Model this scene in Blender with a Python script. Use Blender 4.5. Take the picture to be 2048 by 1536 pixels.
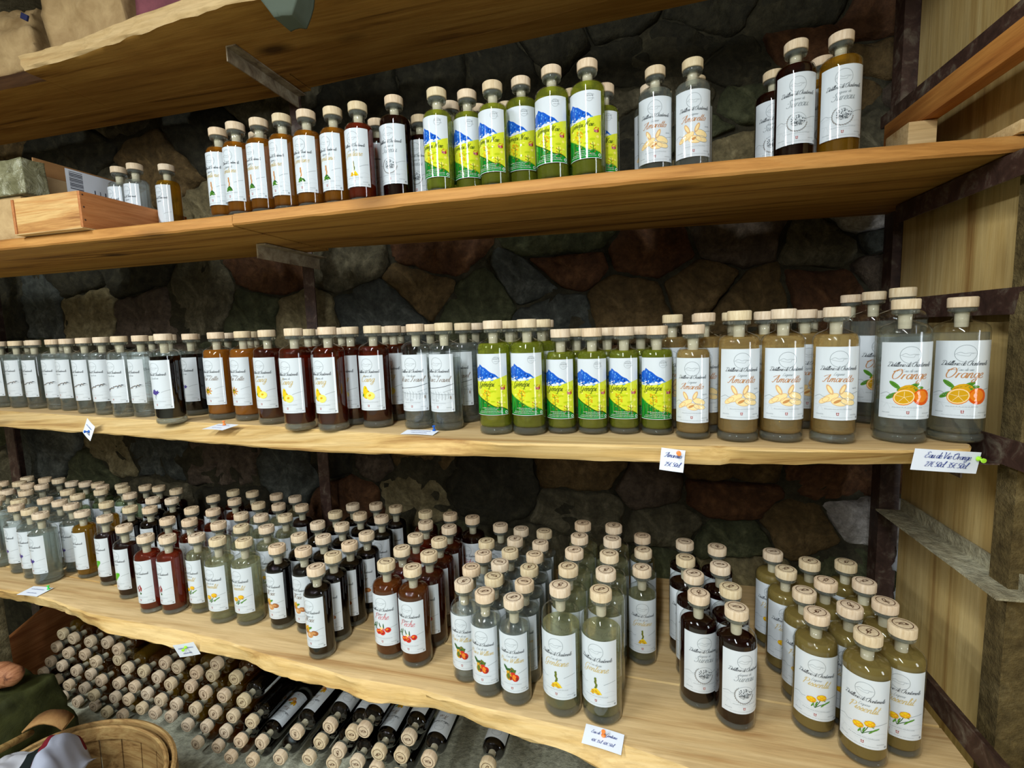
import bpy, bmesh, math, random
from math import sin, cos, pi, radians, sqrt, atan2, hypot
from mathutils import Vector, Matrix
import numpy as np

for o in list(bpy.data.objects):
    bpy.data.objects.remove(o)
SC = bpy.context.scene
COL = SC.collection
random.seed(11)

# ------------------------------------------------------------------ camera, light, exposure
FPX, PITCH, ROLL, YAW, CZ = 960.0, radians(6.3), radians(-1.9), radians(14.0), 1.55
_c, _s = cos(YAW), sin(YAW)
def _w(v): return Vector((v[0] * _c - v[1] * _s, v[0] * _s + v[1] * _c, v[2]))
_f = _w((0, cos(PITCH), -sin(PITCH)))
_u0 = _w((0, sin(PITCH), cos(PITCH)))
_x0 = _w((1, 0, 0))
CAMX = cos(ROLL) * _x0 + sin(ROLL) * _u0
CAMU = -sin(ROLL) * _x0 + cos(ROLL) * _u0
CAMO = Vector((0, 0, CZ))
cam = bpy.data.cameras.new('camera')
cam.sensor_width = 36.0
cam.lens = FPX / 2048 * 36
cam.clip_start = 0.05
camo = bpy.data.objects.new('camera', cam)
COL.objects.link(camo)
m = Matrix((CAMX, CAMU, -_f)).transposed().to_4x4()
m.translation = CAMO
camo.matrix_world = m
SC.camera = camo

w = bpy.data.worlds.new('world'); SC.world = w
w.use_nodes = True
w.node_tree.nodes['Background'].inputs[0].default_value = (0.75, 0.85, 1, 1)
w.node_tree.nodes['Background'].inputs[1].default_value = 0.02

def area(name, loc, target, sx, sy, power, col=(1, 1, 1)):
    l = bpy.data.lights.new(name, 'AREA'); l.shape = 'RECTANGLE'
    l.size, l.size_y = sx, sy
    l.energy = power; l.color = col
    o = bpy.data.objects.new(name, l); COL.objects.link(o)
    o.location = loc
    d = (Vector(target) - Vector(loc)).normalized()
    o.rotation_euler = d.to_track_quat('-Z', 'Y').to_euler()
    return o
TUBE = area('tube_or_fill_light', (-0.25, -1.0, 2.40), (-0.25, -1.0, 0), 0.04, 2.2, 32, (0.90, 0.97, 1.0))
TUBE.rotation_euler = (radians(22), 0, 0)
T2_FILL = area('tube_or_fill_light', (-2.0, -0.9, 2.72), (-2.0, -0.6, 0), 0.05, 1.5, 48, (0.90, 0.97, 1.0))  # added fill lamp, its power raised to brighten the right partition
WINL = area('doorway_daylight', (2.7, -0.9, 1.45), (-0.4, 1.0, 1.3), 0.5, 1.5, 14, (0.86, 0.93, 1.0))
SC.view_settings.view_transform = 'Standard'
SC.view_settings.look = 'None'
SC.view_settings.gamma = 1.0
SC.view_settings.use_curve_mapping = False
SC.view_settings.exposure = 0.78
cy = SC.cycles
cy.max_bounces = 18; cy.diffuse_bounces = 3; cy.glossy_bounces = 4
cy.transmission_bounces = 14; cy.transparent_max_bounces = 40
cy.caustics_reflective = False; cy.caustics_refractive = False
cy.blur_glossy = 0.4
cy.sample_clamp_indirect = 4.0
cy.use_denoising = True

# ------------------------------------------------------------------ points from calibrated photo rays
def ray(u, v): return _f + CAMX * ((u - 1024) / FPX) - CAMU * ((v - 768) / FPX)
def at_z(u, v, z):
    d = ray(u, v); return CAMO + d * ((z - CZ) / d.z)
def at_y(u, v, y):
    d = ray(u, v); return CAMO + d * (y / d.y)
def at_x(u, v, x):
    d = ray(u, v); return CAMO + d * (x / d.x)

# ------------------------------------------------------------------ materials
def srgb(r, g, b):
    f = lambda c: (c / 255 / 12.92) if c / 255 <= .04045 else ((c / 255 + .055) / 1.055) ** 2.4
    return (f(r), f(g), f(b), 1)
def newmat(name):
    m = bpy.data.materials.new(name); m.use_nodes = True
    nt = m.node_tree
    return m, nt, nt.nodes, nt.links, nt.nodes['Principled BSDF']
def simple(name, col, rough=.5, spec=.5, metal=0):
    m, nt, N, L, P = newmat(name)
    P.inputs['Base Color'].default_value = col if len(col) == 4 else (*col, 1)
    P.inputs['Roughness'].default_value = rough
    P.inputs['Specular IOR Level'].default_value = spec
    P.inputs['Metallic'].default_value = metal
    return m
def mapping(N, L, scale, kind='Object', rot=(0, 0, 0)):
    tc = N.new('ShaderNodeTexCoord'); mp = N.new('ShaderNodeMapping')
    mp.inputs['Scale'].default_value = scale
    mp.inputs['Rotation'].default_value = rot
    L.new(tc.outputs[kind], mp.inputs[0]); return mp
def noise(N, L, vec, sc, det=4, rough=.55, dist=0):
    n = N.new('ShaderNodeTexNoise')
    n.inputs['Scale'].default_value = sc; n.inputs['Detail'].default_value = det
    n.inputs['Roughness'].default_value = rough; n.inputs['Distortion'].default_value = dist
    L.new(vec.outputs[0], n.inputs['Vector']); return n
def ramp(N, L, fac, stops):
    r = N.new('ShaderNodeValToRGB')
    e = r.color_ramp.elements
    e[0].position, e[0].color = stops[0]
    e[1].position, e[1].color = stops[-1]
    for p, c in stops[1:-1]:
        x = e.new(p); x.color = c
    L.new(fac, r.inputs[0]); return r
def mix(N, L, fac, a, b, mode='MIX'):
    x = N.new('ShaderNodeMix'); x.data_type = 'RGBA'; x.blend_type = mode
    if isinstance(fac, (int, float)): x.inputs[0].default_value = fac
    else: L.new(fac, x.inputs[0])
    for i, v in ((6, a), (7, b)):
        if isinstance(v, tuple): x.inputs[i].default_value = v
        else: L.new(v, x.inputs[i])
    return x
def bump(N, L, P, h, strength=.3, dist=.01):
    b = N.new('ShaderNodeBump'); b.inputs['Strength'].default_value = strength
    b.inputs['Distance'].default_value = dist
    L.new(h, b.inputs['Height']); L.new(b.outputs[0], P.inputs['Normal'])
def wood(name, light, mid, dark, knots=.6, rough=.6, along='x', grain=1.0):
    m, nt, N, L, P = newmat(name)
    sc = {'x': (1.1, 20, 20), 'y': (20, 1.1, 20), 'z': (20, 20, 1.1)}[along]
    mp = mapping(N, L, tuple(k * grain for k in sc))
    n1 = noise(N, L, mp, 1.1, 5, .6, .9)
    n2 = noise(N, L, mp, 6, 5, .7, .4)
    r = ramp(N, L, n1.outputs[0], [(.3, dark), (.46, mid), (.62, light), (.8, mid)])
    r2 = ramp(N, L, n2.outputs[0], [(.32, (.62, .56, .48, 1)), (.58, (1, 1, 1, 1))])
    a = mix(N, L, .55, r.outputs[0], r2.outputs[0], 'MULTIPLY')
    ksc = {'x': (2.2, 5.5, 5.5), 'y': (5.5, 2.2, 5.5), 'z': (5.5, 5.5, 2.2)}[along]
    mk = mapping(N, L, ksc)
    vo = N.new('ShaderNodeTexVoronoi'); vo.inputs['Scale'].default_value = 1.0
    L.new(mk.outputs[0], vo.inputs['Vector'])
    kr = ramp(N, L, vo.outputs['Distance'], [(.05, (1, 1, 1, 1)), (.17, (0, 0, 0, 1))])
    mu = N.new('ShaderNodeMath'); mu.operation = 'MULTIPLY'; mu.inputs[1].default_value = knots
    L.new(kr.outputs[0], mu.inputs[0])
    b = mix(N, L, mu.outputs[0], a.outputs[2], tuple(x * .45 for x in dark[:3]) + (1,))
    L.new(b.outputs[2], P.inputs['Base Color'])
    P.inputs['Roughness'].default_value = rough
    P.inputs['Specular IOR Level'].default_value = .25
    bump(N, L, P, n2.outputs[0], .25, .004)
    return m
M = {}
M['pale_wood'] = wood('pale_wood', srgb(226, 194, 142), srgb(214, 180, 126), srgb(186, 144, 92), .45)
M['edge_wood'] = wood('edge_wood', srgb(232, 200, 140), srgb(216, 178, 112), srgb(158, 112, 58), .5)
M['orange_wood'] = wood('orange_wood', srgb(206, 150, 82), srgb(190, 132, 66), srgb(142, 92, 42), .6)
M['dark_board'] = wood('dark_board', srgb(188, 142, 70), srgb(168, 120, 54), srgb(96, 60, 24), .9)
M['stained'] = wood('stained_wood', srgb(84, 54, 26), srgb(66, 40, 18), srgb(40, 24, 12), .6)
M['panel_wood'] = wood('panel_wood', srgb(222, 194, 132), srgb(206, 174, 110), srgb(158, 116, 62), .8, along='z', grain=.6)
M['crate_wood'] = wood('crate_wood', srgb(226, 186, 122), srgb(204, 150, 88), srgb(150, 96, 48), .3, grain=2.2)
M['crate_side_wood'] = wood('crate_side_wood', srgb(198, 132, 80), srgb(184, 116, 66), srgb(150, 88, 48), .2, along='y', grain=2)
M['basket_wood'] = wood('basket_wood', srgb(184, 152, 98), srgb(166, 130, 80), srgb(120, 88, 50), .2, grain=2)
M['stick_wood'] = wood('stick_wood', srgb(196, 164, 104), srgb(170, 134, 80), srgb(120, 90, 50), .3, grain=2)

def stone_mat(name, a, b, c):
    m, nt, N, L, P = newmat(name)
    mp = mapping(N, L, (1, 1, 1))
    n1 = noise(N, L, mp, 7, 7, .72, .8); n2 = noise(N, L, mp, 45, 5, .7)
    r = ramp(N, L, n1.outputs[0], [(.3, a), (.5, b), (.68, c)])
    r2 = ramp(N, L, n2.outputs[0], [(.3, (.45, .45, .45, 1)), (.65, (1.25, 1.25, 1.25, 1))])
    x = mix(N, L, .8, r.outputs[0], r2.outputs[0], 'MULTIPLY')
    L.new(x.outputs[2], P.inputs['Base Color'])
    P.inputs['Roughness'].default_value = .85
    P.inputs['Specular IOR Level'].default_value = .2
    bump(N, L, P, n2.outputs[0], .7, .012)
    return m
ST = {
 'g': stone_mat('grey_stone', srgb(50, 46, 34), srgb(78, 72, 54), srgb(116, 108, 86)),
 'n': stone_mat('green_stone', srgb(42, 44, 28), srgb(64, 66, 44), srgb(98, 98, 70)),
 'r': stone_mat('red_brown_stone', srgb(52, 34, 22), srgb(80, 52, 32), srgb(110, 76, 48)),
 'o': stone_mat('ochre_stone', srgb(58, 46, 26), srgb(86, 68, 40), srgb(118, 96, 62)),
 't': stone_mat('tan_stone', srgb(78, 70, 48), srgb(116, 104, 74), srgb(152, 140, 106)),
 'b': stone_mat('blue_grey_stone', srgb(42, 44, 40), srgb(64, 66, 60), srgb(100, 102, 94)),
 'm': stone_mat('mauve_stone', srgb(52, 44, 36), srgb(78, 66, 54), srgb(108, 94, 80)),
 'w': stone_mat('pale_stone', srgb(96, 90, 84), srgb(150, 144, 138), srgb(196, 190, 186)),
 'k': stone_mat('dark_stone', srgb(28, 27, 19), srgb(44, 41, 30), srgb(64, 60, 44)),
}
M['mortar'] = stone_mat('wall_mortar', srgb(34, 31, 22), srgb(52, 48, 34), srgb(74, 68, 50))
M['plaster'] = stone_mat('rough_plaster', srgb(128, 118, 98), srgb(150, 140, 118), srgb(170, 160, 138))
M['floor'] = stone_mat('concrete_floor', srgb(172, 172, 148), srgb(192, 190, 166), srgb(210, 208, 186))

def steel():
    m, nt, N, L, P = newmat('rusty_steel')
    mp = mapping(N, L, (1, 1, 1)); n = noise(N, L, mp, 26, 6, .7, .5)
    r = ramp(N, L, n.outputs[0], [(.34, srgb(46, 30, 24)), (.52, srgb(70, 48, 40)), (.66, srgb(104, 92, 78)), (.78, srgb(150, 142, 122))])
    L.new(r.outputs[0], P.inputs['Base Color']); P.inputs['Roughness'].default_value = .5
    bump(N, L, P, n.outputs[0], .3, .004); return m
M['steel'] = steel()
def steel2():
    m, nt, N, L, P = newmat('worn_painted_steel')
    mp = mapping(N, L, (1, 1, 1)); n = noise(N, L, mp, 20, 6, .7, .5)
    r = ramp(N, L, n.outputs[0], [(.35, srgb(110, 92, 72)), (.55, srgb(166, 150, 122)), (.75, srgb(196, 186, 160))])
    L.new(r.outputs[0], P.inputs['Base Color']); P.inputs['Roughness'].default_value = .5
    return m
M['worn_steel'] = steel2()
M['dusty_steel'] = stone_mat('dusty_steel', srgb(120, 108, 84), srgb(168, 160, 132), srgb(196, 190, 162))
M['olive_steel'] = stone_mat('olive_painted_steel', srgb(74, 60, 34), srgb(104, 88, 54), srgb(128, 112, 76))

def stopper_mat():
    m, nt, N, L, P = newmat('beech_stopper')
    mp = mapping(N, L, (60, 60, 9)); n = noise(N, L, mp, 3, 3, .6)
    r = ramp(N, L, n.outputs[0], [(.3, srgb(206, 182, 150)), (.7, srgb(234, 216, 190))])
    oi = N.new('ShaderNodeObjectInfo')
    t = ramp(N, L, oi.outputs['Random'], [(0, (1, 1, 1, 1)), (.5, (1, .93, .86, 1)), (.75, (.94, .94, .8, 1)), (1, (1, .97, .93, 1))])
    x = mix(N, L, 1.0, r.outputs[0], t.outputs[0], 'MULTIPLY')
    L.new(x.outputs[2], P.inputs['Base Color']); P.inputs['Roughness'].default_value = .6
    P.inputs['Specular IOR Level'].default_value = .25
    return m
M['stopper'] = stopper_mat()
M['cork'] = simple('pale_cork', srgb(206, 196, 168), .7, .2)
M['burn'] = simple('burnt_wood', srgb(84, 50, 28), .8, .1)
M['paper'] = simple('label_paper', srgb(216, 222, 226), .08, .5)
M['card'] = simple('white_card', srgb(232, 236, 244), .6, .3)

def thin_glass():
    m, nt, N, L, P = newmat('bottle_glass')
    N.remove(P)
    out = N['Material Output']
    tr = N.new('ShaderNodeBsdfTransparent'); tr.inputs[0].default_value = (.975, .985, .975, 1)
    gl = N.new('ShaderNodeBsdfGlossy'); gl.inputs['Roughness'].default_value = .02
    lw = N.new('ShaderNodeLayerWeight'); lw.inputs[0].default_value = .5
    pw_ = N.new('ShaderNodeMath'); pw_.operation = 'POWER'; pw_.inputs[1].default_value = 4.5; L.new(lw.outputs['Facing'], pw_.inputs[0])
    fr = N.new('ShaderNodeMath'); fr.operation = 'MULTIPLY_ADD'; fr.inputs[1].default_value = .85; fr.inputs[2].default_value = .07; L.new(pw_.outputs[0], fr.inputs[0])
    mx = N.new('ShaderNodeMixShader')
    L.new(fr.outputs[0], mx.inputs[0]); L.new(tr.outputs[0], mx.inputs[1]); L.new(gl.outputs[0], mx.inputs[2])
    L.new(mx.outputs[0], out.inputs[0]); return m
M['glass'] = thin_glass()
def liquid(name, col, ior=1.34, through=.55, cloud_lift=0.0, cloud_lift_col=(0, 0, 0, 1)):
    m, nt, N, L, P = newmat(name)
    N.remove(P)
    out = N['Material Output']
    g = N.new('ShaderNodeBsdfGlass'); g.inputs['Color'].default_value = col
    g.inputs['IOR'].default_value = ior; g.inputs['Roughness'].default_value = 0.0
    t = N.new('ShaderNodeBsdfTransparent'); t.inputs[0].default_value = col
    mx = N.new('ShaderNodeMixShader'); mx.inputs[0].default_value = through
    L.new(g.outputs[0], mx.inputs[1]); L.new(t.outputs[0], mx.inputs[2])
    last = mx
    if cloud_lift:  # diffuse share: true of cloudy liquids, painted-in brightness for the clear ones
        d = N.new('ShaderNodeBsdfDiffuse'); d.inputs[0].default_value = cloud_lift_col
        m2 = N.new('ShaderNodeMixShader'); m2.inputs[0].default_value = cloud_lift
        L.new(mx.outputs[0], m2.inputs[1]); L.new(d.outputs[0], m2.inputs[2]); last = m2
    L.new(last.outputs[0], out.inputs[0]); return m
def lc(r, g, b): return srgb(r, g, b)
LQ = {
 'clear': liquid('clear_spirit', (.95, .98, .97, 1), through=.5, cloud_lift=.055, cloud_lift_col=(.85, .92, .88, 1)),
 'straw': liquid('straw_spirit', (.93, .94, .78, 1), through=.5, cloud_lift=.075, cloud_lift_col=(.82, .80, .50, 1)),
 'herb': liquid('herbal_spirit', (.76, .84, .64, 1), through=.6, cloud_lift=.08, cloud_lift_col=(.34, .42, .24, 1)),
 'green': liquid('green_liqueur', (.76, .80, .20, 1), cloud_lift=.2, cloud_lift_col=(.46, .52, .05, 1)),
 'honey': liquid('honey_liqueur', (.92, .76, .44, 1), cloud_lift=.22, cloud_lift_col=(.72, .50, .20, 1)),
 'amber': liquid('amber_liqueur', (.88, .54, .09, 1), cloud_lift=.22, cloud_lift_col=(.60, .21, .016, 1)),
 'gold': liquid('gold_liqueur', (.84, .56, .06, 1), cloud_lift=.2, cloud_lift_col=(.56, .29, .02, 1)),
 'orange': liquid('cloudy_orange_liqueur', (.66, .28, .04, 1), cloud_lift=.5, cloud_lift_col=(.42, .145, .016, 1)),
 'redbrown': liquid('red_brown_liqueur', (.50, .10, .016, 1), cloud_lift=.2, cloud_lift_col=(.13, .02, .005, 1)),
 'red': liquid('red_liqueur', (.58, .09, .025, 1), cloud_lift=.3, cloud_lift_col=(.26, .03, .008, 1)),
 'chestnut': liquid('chestnut_liqueur', (.58, .19, .03, 1), cloud_lift=.3, cloud_lift_col=(.22, .065, .012, 1)),
 'dark': liquid('dark_liqueur', (.20, .018, .014, 1), cloud_lift=.2, cloud_lift_col=(.03, .005, .004, 1)),
 'black': liquid('black_liqueur', (.04, .012, .008, 1), cloud_lift=.2, cloud_lift_col=(.008, .004, .003, 1)),
 'pile_amber': liquid('shaded_amber_liqueur', (.60, .30, .04, 1), cloud_lift=.10, cloud_lift_col=(.30, .10, .01, 1)),
 'pile_gold': liquid('shaded_gold_liqueur', (.80, .55, .06, 1), cloud_lift=.12, cloud_lift_col=(.5, .28, .02, 1)),
 'olive': liquid('cloudy_olive_liqueur', (.70, .56, .20, 1), cloud_lift=.5, cloud_lift_col=(.34, .25, .075, 1)),
 'solidglass': liquid('solid_glass', (.95, .98, .96, 1), 1.45, .4, cloud_lift=.06, cloud_lift_col=(.75, .8, .76, 1)),
}
INK = {}
def ink(name, r, g, b):
    INK[name] = simple('ink_' + name, srgb(r, g, b), .08, .5); return INK[name]
for a in (('black', 66, 72, 78), ('grey', 150, 158, 162), ('pale', 196, 202, 206), ('gold', 204, 182, 126), ('copper', 190, 134, 88),
          ('pink', 206, 120, 128), ('orange', 240, 132, 30), ('deeporange', 226, 88, 16), ('cream', 250, 222, 160), ('leaf', 84, 140, 44),
          ('darkleaf', 44, 92, 34), ('yellow', 240, 204, 30), ('lemon', 244, 232, 110), ('ochre', 214, 160, 24), ('red', 206, 38, 20),
          ('darkred', 150, 20, 16), ('brown', 160, 96, 48), ('lightbrown', 204, 144, 84), ('purple', 78, 64, 140), ('blue', 26, 92, 196),
          ('deepblue', 14, 52, 140), ('skyblue', 96, 160, 228), ('hill', 214, 220, 50), ('hilldark', 184, 200, 30), ('meadow', 18, 140, 44),
          ('meadowdark', 10, 92, 30), ('roof', 206, 64, 36), ('white', 244, 246, 248), ('olive', 96, 110, 30), ('brightgreen', 96, 186, 40),
          ('almond', 224, 178, 124), ('taupe', 140, 128, 118), ('inkblue', 60, 78, 150), ('barcode', 96, 98, 108)):
    ink(*a)

# ------------------------------------------------------------------ object helpers
def link(o, parent=None):
    COL.objects.link(o)
    if parent is not None: o.parent = parent
    return o
def mesh_obj(name, me, parent=None):
    return link(bpy.data.objects.new(name, me), parent)
def from_bm(name, bm, mats, smooth=True, angle=None):
    me = bpy.data.meshes.new(name)
    bm.normal_update(); bm.to_mesh(me); bm.free()
    for m in (mats if isinstance(mats, (list, tuple)) else [mats]): me.materials.append(m)
    if smooth:
        me.shade_smooth()
        if angle is not None:
            me.set_sharp_from_angle(angle=radians(angle))
    return me
def tag(o, label=None, cat=None, group=None, kind=None):
    if label: o['label'] = label
    if cat: o['category'] = cat
    if group: o['group'] = group
    if kind: o['kind'] = kind
    return o
def empty(name, loc=(0, 0, 0), rz=0):
    o = bpy.data.objects.new(name, None); o.empty_display_size = .05
    o.location = loc; o.rotation_euler = (0, 0, rz); return link(o)
def lathe(bm, prof, seg=28, mat=0, closed_ends=False):
    rings = []
    for r, z in prof:
        if r < 1e-6: rings.append([bm.verts.new((0, 0, z))])
        else: rings.append([bm.verts.new((r * cos(2 * pi * k / seg), r * sin(2 * pi * k / seg), z)) for k in range(seg)])
    for a, b in zip(rings, rings[1:]):
        for k in range(seg):
            k2 = (k + 1) % seg
            if len(a) == 1 and len(b) == 1: continue
            if len(a) == 1: f = bm.faces.new((a[0], b[k2], b[k]))
            elif len(b) == 1: f = bm.faces.new((a[k], a[k2], b[0]))
            else: f = bm.faces.new((a[k], a[k2], b[k2], b[k]))
            f.material_index = mat
def box(bm, lo, hi, bev=0.0, mat=0, rot=None, cen=None):
    vs = [bm.verts.new((x, y, z)) for x in (lo[0], hi[0]) for y in (lo[1], hi[1]) for z in (lo[2], hi[2])]
    fs = [(0, 1, 3, 2), (4, 6, 7, 5), (0, 4, 5, 1), (2, 3, 7, 6), (0, 2, 6, 4), (1, 5, 7, 3)]
    F = [bm.faces.new([vs[i] for i in f]) for f in fs]
    for f in F: f.material_index = mat
    if rot is not None:
        bmesh.ops.rotate(bm, verts=vs, cent=cen or (0, 0, 0), matrix=rot)
    if bev:
        es = list({e for f in F for e in f.edges})
        bmesh.ops.bevel(bm, geom=es, offset=bev, segments=2, affect='EDGES', profile=.6)
def quick_box(name, lo, hi, mat, parent=None, bev=.003):
    bm = bmesh.new(); box(bm, lo, hi, bev)
    return mesh_obj(name, from_bm(name, bm, mat, True, 40), parent)
def tube(bm, pts, r, seg=8, mat=0):
    pts = [Vector(p) for p in pts]; rings = []
    for i, p in enumerate(pts):
        d = (pts[min(i + 1, len(pts) - 1)] - pts[max(i - 1, 0)]).normalized()
        a = d.orthogonal().normalized() if i == 0 else (a - d * a.dot(d)).normalized()
        b = d.cross(a); rr = r[i] if isinstance(r, (list, tuple)) else r
        rings.append([bm.verts.new(p + (a * cos(2 * pi * k / seg) + b * sin(2 * pi * k / seg)) * rr) for k in range(seg)])
    for A, B in zip(rings, rings[1:]):
        for k in range(seg):
            f = bm.faces.new((A[k], A[(k + 1) % seg], B[(k + 1) % seg], B[k])); f.material_index = mat
    for R_ in (rings[0][::-1], rings[-1]):
        f = bm.faces.new(R_); f.material_index = mat
from mathutils import noise as mnoise
def nz(p, s, seed=0): return mnoise.noise(Vector(p) * s + Vector((seed * 7.1, seed * 3.3, seed * 1.7)))

# ------------------------------------------------------------------ the room
def room():
    def slab(name, lo, hi, mat):
        o = quick_box(name, lo, hi, mat, None, 0); o['kind'] = 'structure'; return o
    slab('floor', (-4.2, -2.6, -.1), (3.0, 1.95, 0), M['floor'])
    slab('ceiling', (-4.2, -2.6, 2.95), (3.0, 1.95, 3.05), M['plaster'])
    slab('wall_left', (-4.3, -2.6, 0), (-4.2, 1.95, 2.95), M['plaster'])
    slab('wall_right', (3.0, -2.6, 0), (3.1, 1.95, 2.95), M['plaster'])
    slab('wall_front', (-4.2, -2.7, 0), (3.0, -2.6, 2.95), M['plaster'])
room()

# stone wall: mortar bed + every stone an object of its own
WY = 1.69
def stone_wall():
    bm = bmesh.new()
    nx, nzv = 90, 40
    X0, X1, Z0, Z1 = -4.2, 3.0, 0.0, 2.95
    g = [[bm.verts.new((X0 + (X1 - X0) * i / nx, WY + .022 * nz((i * .3, 0, j * .3), 1.3), Z0 + (Z1 - Z0) * j / nzv)) for j in range(nzv + 1)] for i in range(nx + 1)]
    for i in range(nx):
        for j in range(nzv):
            bm.faces.new((g[i][j], g[i + 1][j], g[i + 1][j + 1], g[i][j + 1]))
    back = [bm.verts.new(p) for p in ((X0, 1.95, Z0), (X1, 1.95, Z0), (X1, 1.95, Z1), (X0, 1.95, Z1))]
    bm.faces.new(back)
    wall = mesh_obj('wall_back', from_bm('wall_back', bm, M['mortar']))
    wall['kind'] = 'structure'
    seeds = []
    data = """170,609,t 272,616,m 397,594,g 538,556,r 512,622,n 590,625,t 250,559,k 150,559,k 62,609,b 10,610,k
692,527,g 859,515,r 831,562,o 750,609,b 975,602,n 1131,531,r 1131,481,n 1053,574,b 1094,624,b
1308,511,r 1260,600,o 1404,571,o 1471,474,m 1675,489,g 1657,578,r 1508,600,o 1786,535,m 1753,443,w 1765,470,b
102,911,b 215,911,t 290,901,b 444,921,m 581,935,b 666,928,k 171,945,n
733,933,m 703,983,r 806,986,t 826,916,o 969,966,k 1184,950,o 1184,1023,g
1295,980,m 1443,995,r 1335,1052,g 1461,1092,n 1624,1071,o 1730,1055,w 1479,1143,t 1324,1150,n 1447,937,o 1696,955,r 1714,1139,n
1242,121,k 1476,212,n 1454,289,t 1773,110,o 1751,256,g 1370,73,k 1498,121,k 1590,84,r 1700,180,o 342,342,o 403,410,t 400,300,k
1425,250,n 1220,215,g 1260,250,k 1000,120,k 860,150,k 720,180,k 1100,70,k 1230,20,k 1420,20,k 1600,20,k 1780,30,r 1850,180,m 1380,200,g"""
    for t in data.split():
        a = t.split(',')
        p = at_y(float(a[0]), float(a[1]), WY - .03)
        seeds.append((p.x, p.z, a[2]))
    rnd = random.Random(5)
    tries = 0
    while tries < 9000:
        tries += 1
        x, z = rnd.uniform(-4.1, 2.95), rnd.uniform(.1, 2.9)
        if all(hypot((x - a) / 1.5, (z - b) * 1.1) > .25 for a, b, _ in seeds):
            seeds.append((x, z, rnd.choice('ggnnkkotkmkgnr')))
    K = 1.5
    pts = np.array([(a, b * K) for a, b, _ in seeds])
    names = {'g': 'grey', 'n': 'greenish', 'r': 'red-brown', 'o': 'ochre', 't': 'tan', 'b': 'blue-grey', 'm': 'mauve', 'w': 'pale', 'k': 'dark'}
    count = 0
    for i, (sx, sz, colr) in enumerate(seeds):
        if sx < -4.0 or sx > 2.85 or sz < .12 or sz > 2.88: continue
        p = pts[i]
        poly = [(p[0] - .32, p[1] - .27), (p[0] + .32, p[1] - .27), (p[0] + .32, p[1] + .27), (p[0] - .32, p[1] + .27)]
        d = np.hypot(*(pts - p).T)
        for j in np.argsort(d)[1:26]:
            q = pts[j]; n = q - p; mid = (p + q) / 2; ln = np.hypot(*n); n = n / ln
            mid = mid - n * .0022
            out = []
            for a, b in zip(poly, poly[1:] + poly[:1]):
                da = (a[0] - mid[0]) * n[0] + (a[1] - mid[1]) * n[1]
                db = (b[0] - mid[0]) * n[0] + (b[1] - mid[1]) * n[1]
                if da <= 0: out.append(a)
                if (da < 0 < db) or (db < 0 < da):
                    t = da / (da - db); out.append((a[0] + (b[0] - a[0]) * t, a[1] + (b[1] - a[1]) * t))
            poly = out
            if len(poly) < 3: break
        if len(poly) < 3: continue
        pl = [(a, b / K) for a, b in poly]
        e2 = []                                  # ragged edges
        for a, b in zip(pl, pl[1:] + pl[:1]):
            m_ = max(1, int(hypot(b[0] - a[0], b[1] - a[1]) / .035))
            for q_ in range(m_):
                t = q_ / m_; e2.append((a[0] + (b[0] - a[0]) * t, a[1] + (b[1] - a[1]) * t))
        pl = e2
        for _ in range(1):                       # corner cutting
            q = []
            for a, b in zip(pl, pl[1:] + pl[:1]):
                q.append((a[0] * .75 + b[0] * .25, a[1] * .75 + b[1] * .25)); q.append((a[0] * .25 + b[0] * .75, a[1] * .25 + b[1] * .75))
            pl = q
        cx = sum(a for a, b in pl) / len(pl); cz = sum(b for a, b in pl) / len(pl)
        dep = rnd.uniform(.018, .048)
        bm = bmesh.new()
        rings = []
        for fr, dp in ((1.0, -.03), (.985, .35), (.95, .78), (.86, .95), (.6, 1.0), (.3, 1.02)):
            ring = []
            for a, b in pl:
                x = cx + (a - cx) * fr; z = cz + (b - cz) * fr
                jj = 1 + .12 * nz((x, 0, z), 15, i) + .05 * nz((x, 5, z), 40, i)
                x = cx + (x - cx) * jj; z = cz + (z - cz) * jj
                y = -dep * dp - .022 * nz((x, 1, z), 13, i) * (dp > 0) - .014 * nz((x, 2, z), 42, i) * (dp > .5)
                ring.append(bm.verts.new((x - cx, y, z - cz)))
            rings.append(ring)
        c = bm.verts.new((0, -dep * 1.05, 0))
        n = len(pl)
        for A, B in zip(rings, rings[1:]):
            for k in range(n): bm.faces.new((A[k], A[(k + 1) % n], B[(k + 1) % n], B[k]))
        for k in range(n): bm.faces.new((rings[-1][k], rings[-1][(k + 1) % n], c))
        o = mesh_obj('stone', from_bm('stone', bm, ST[colr]), wall)
        o.location = (cx, WY + .012, cz)
        count += 1
    return wall
stone_wall()

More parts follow.
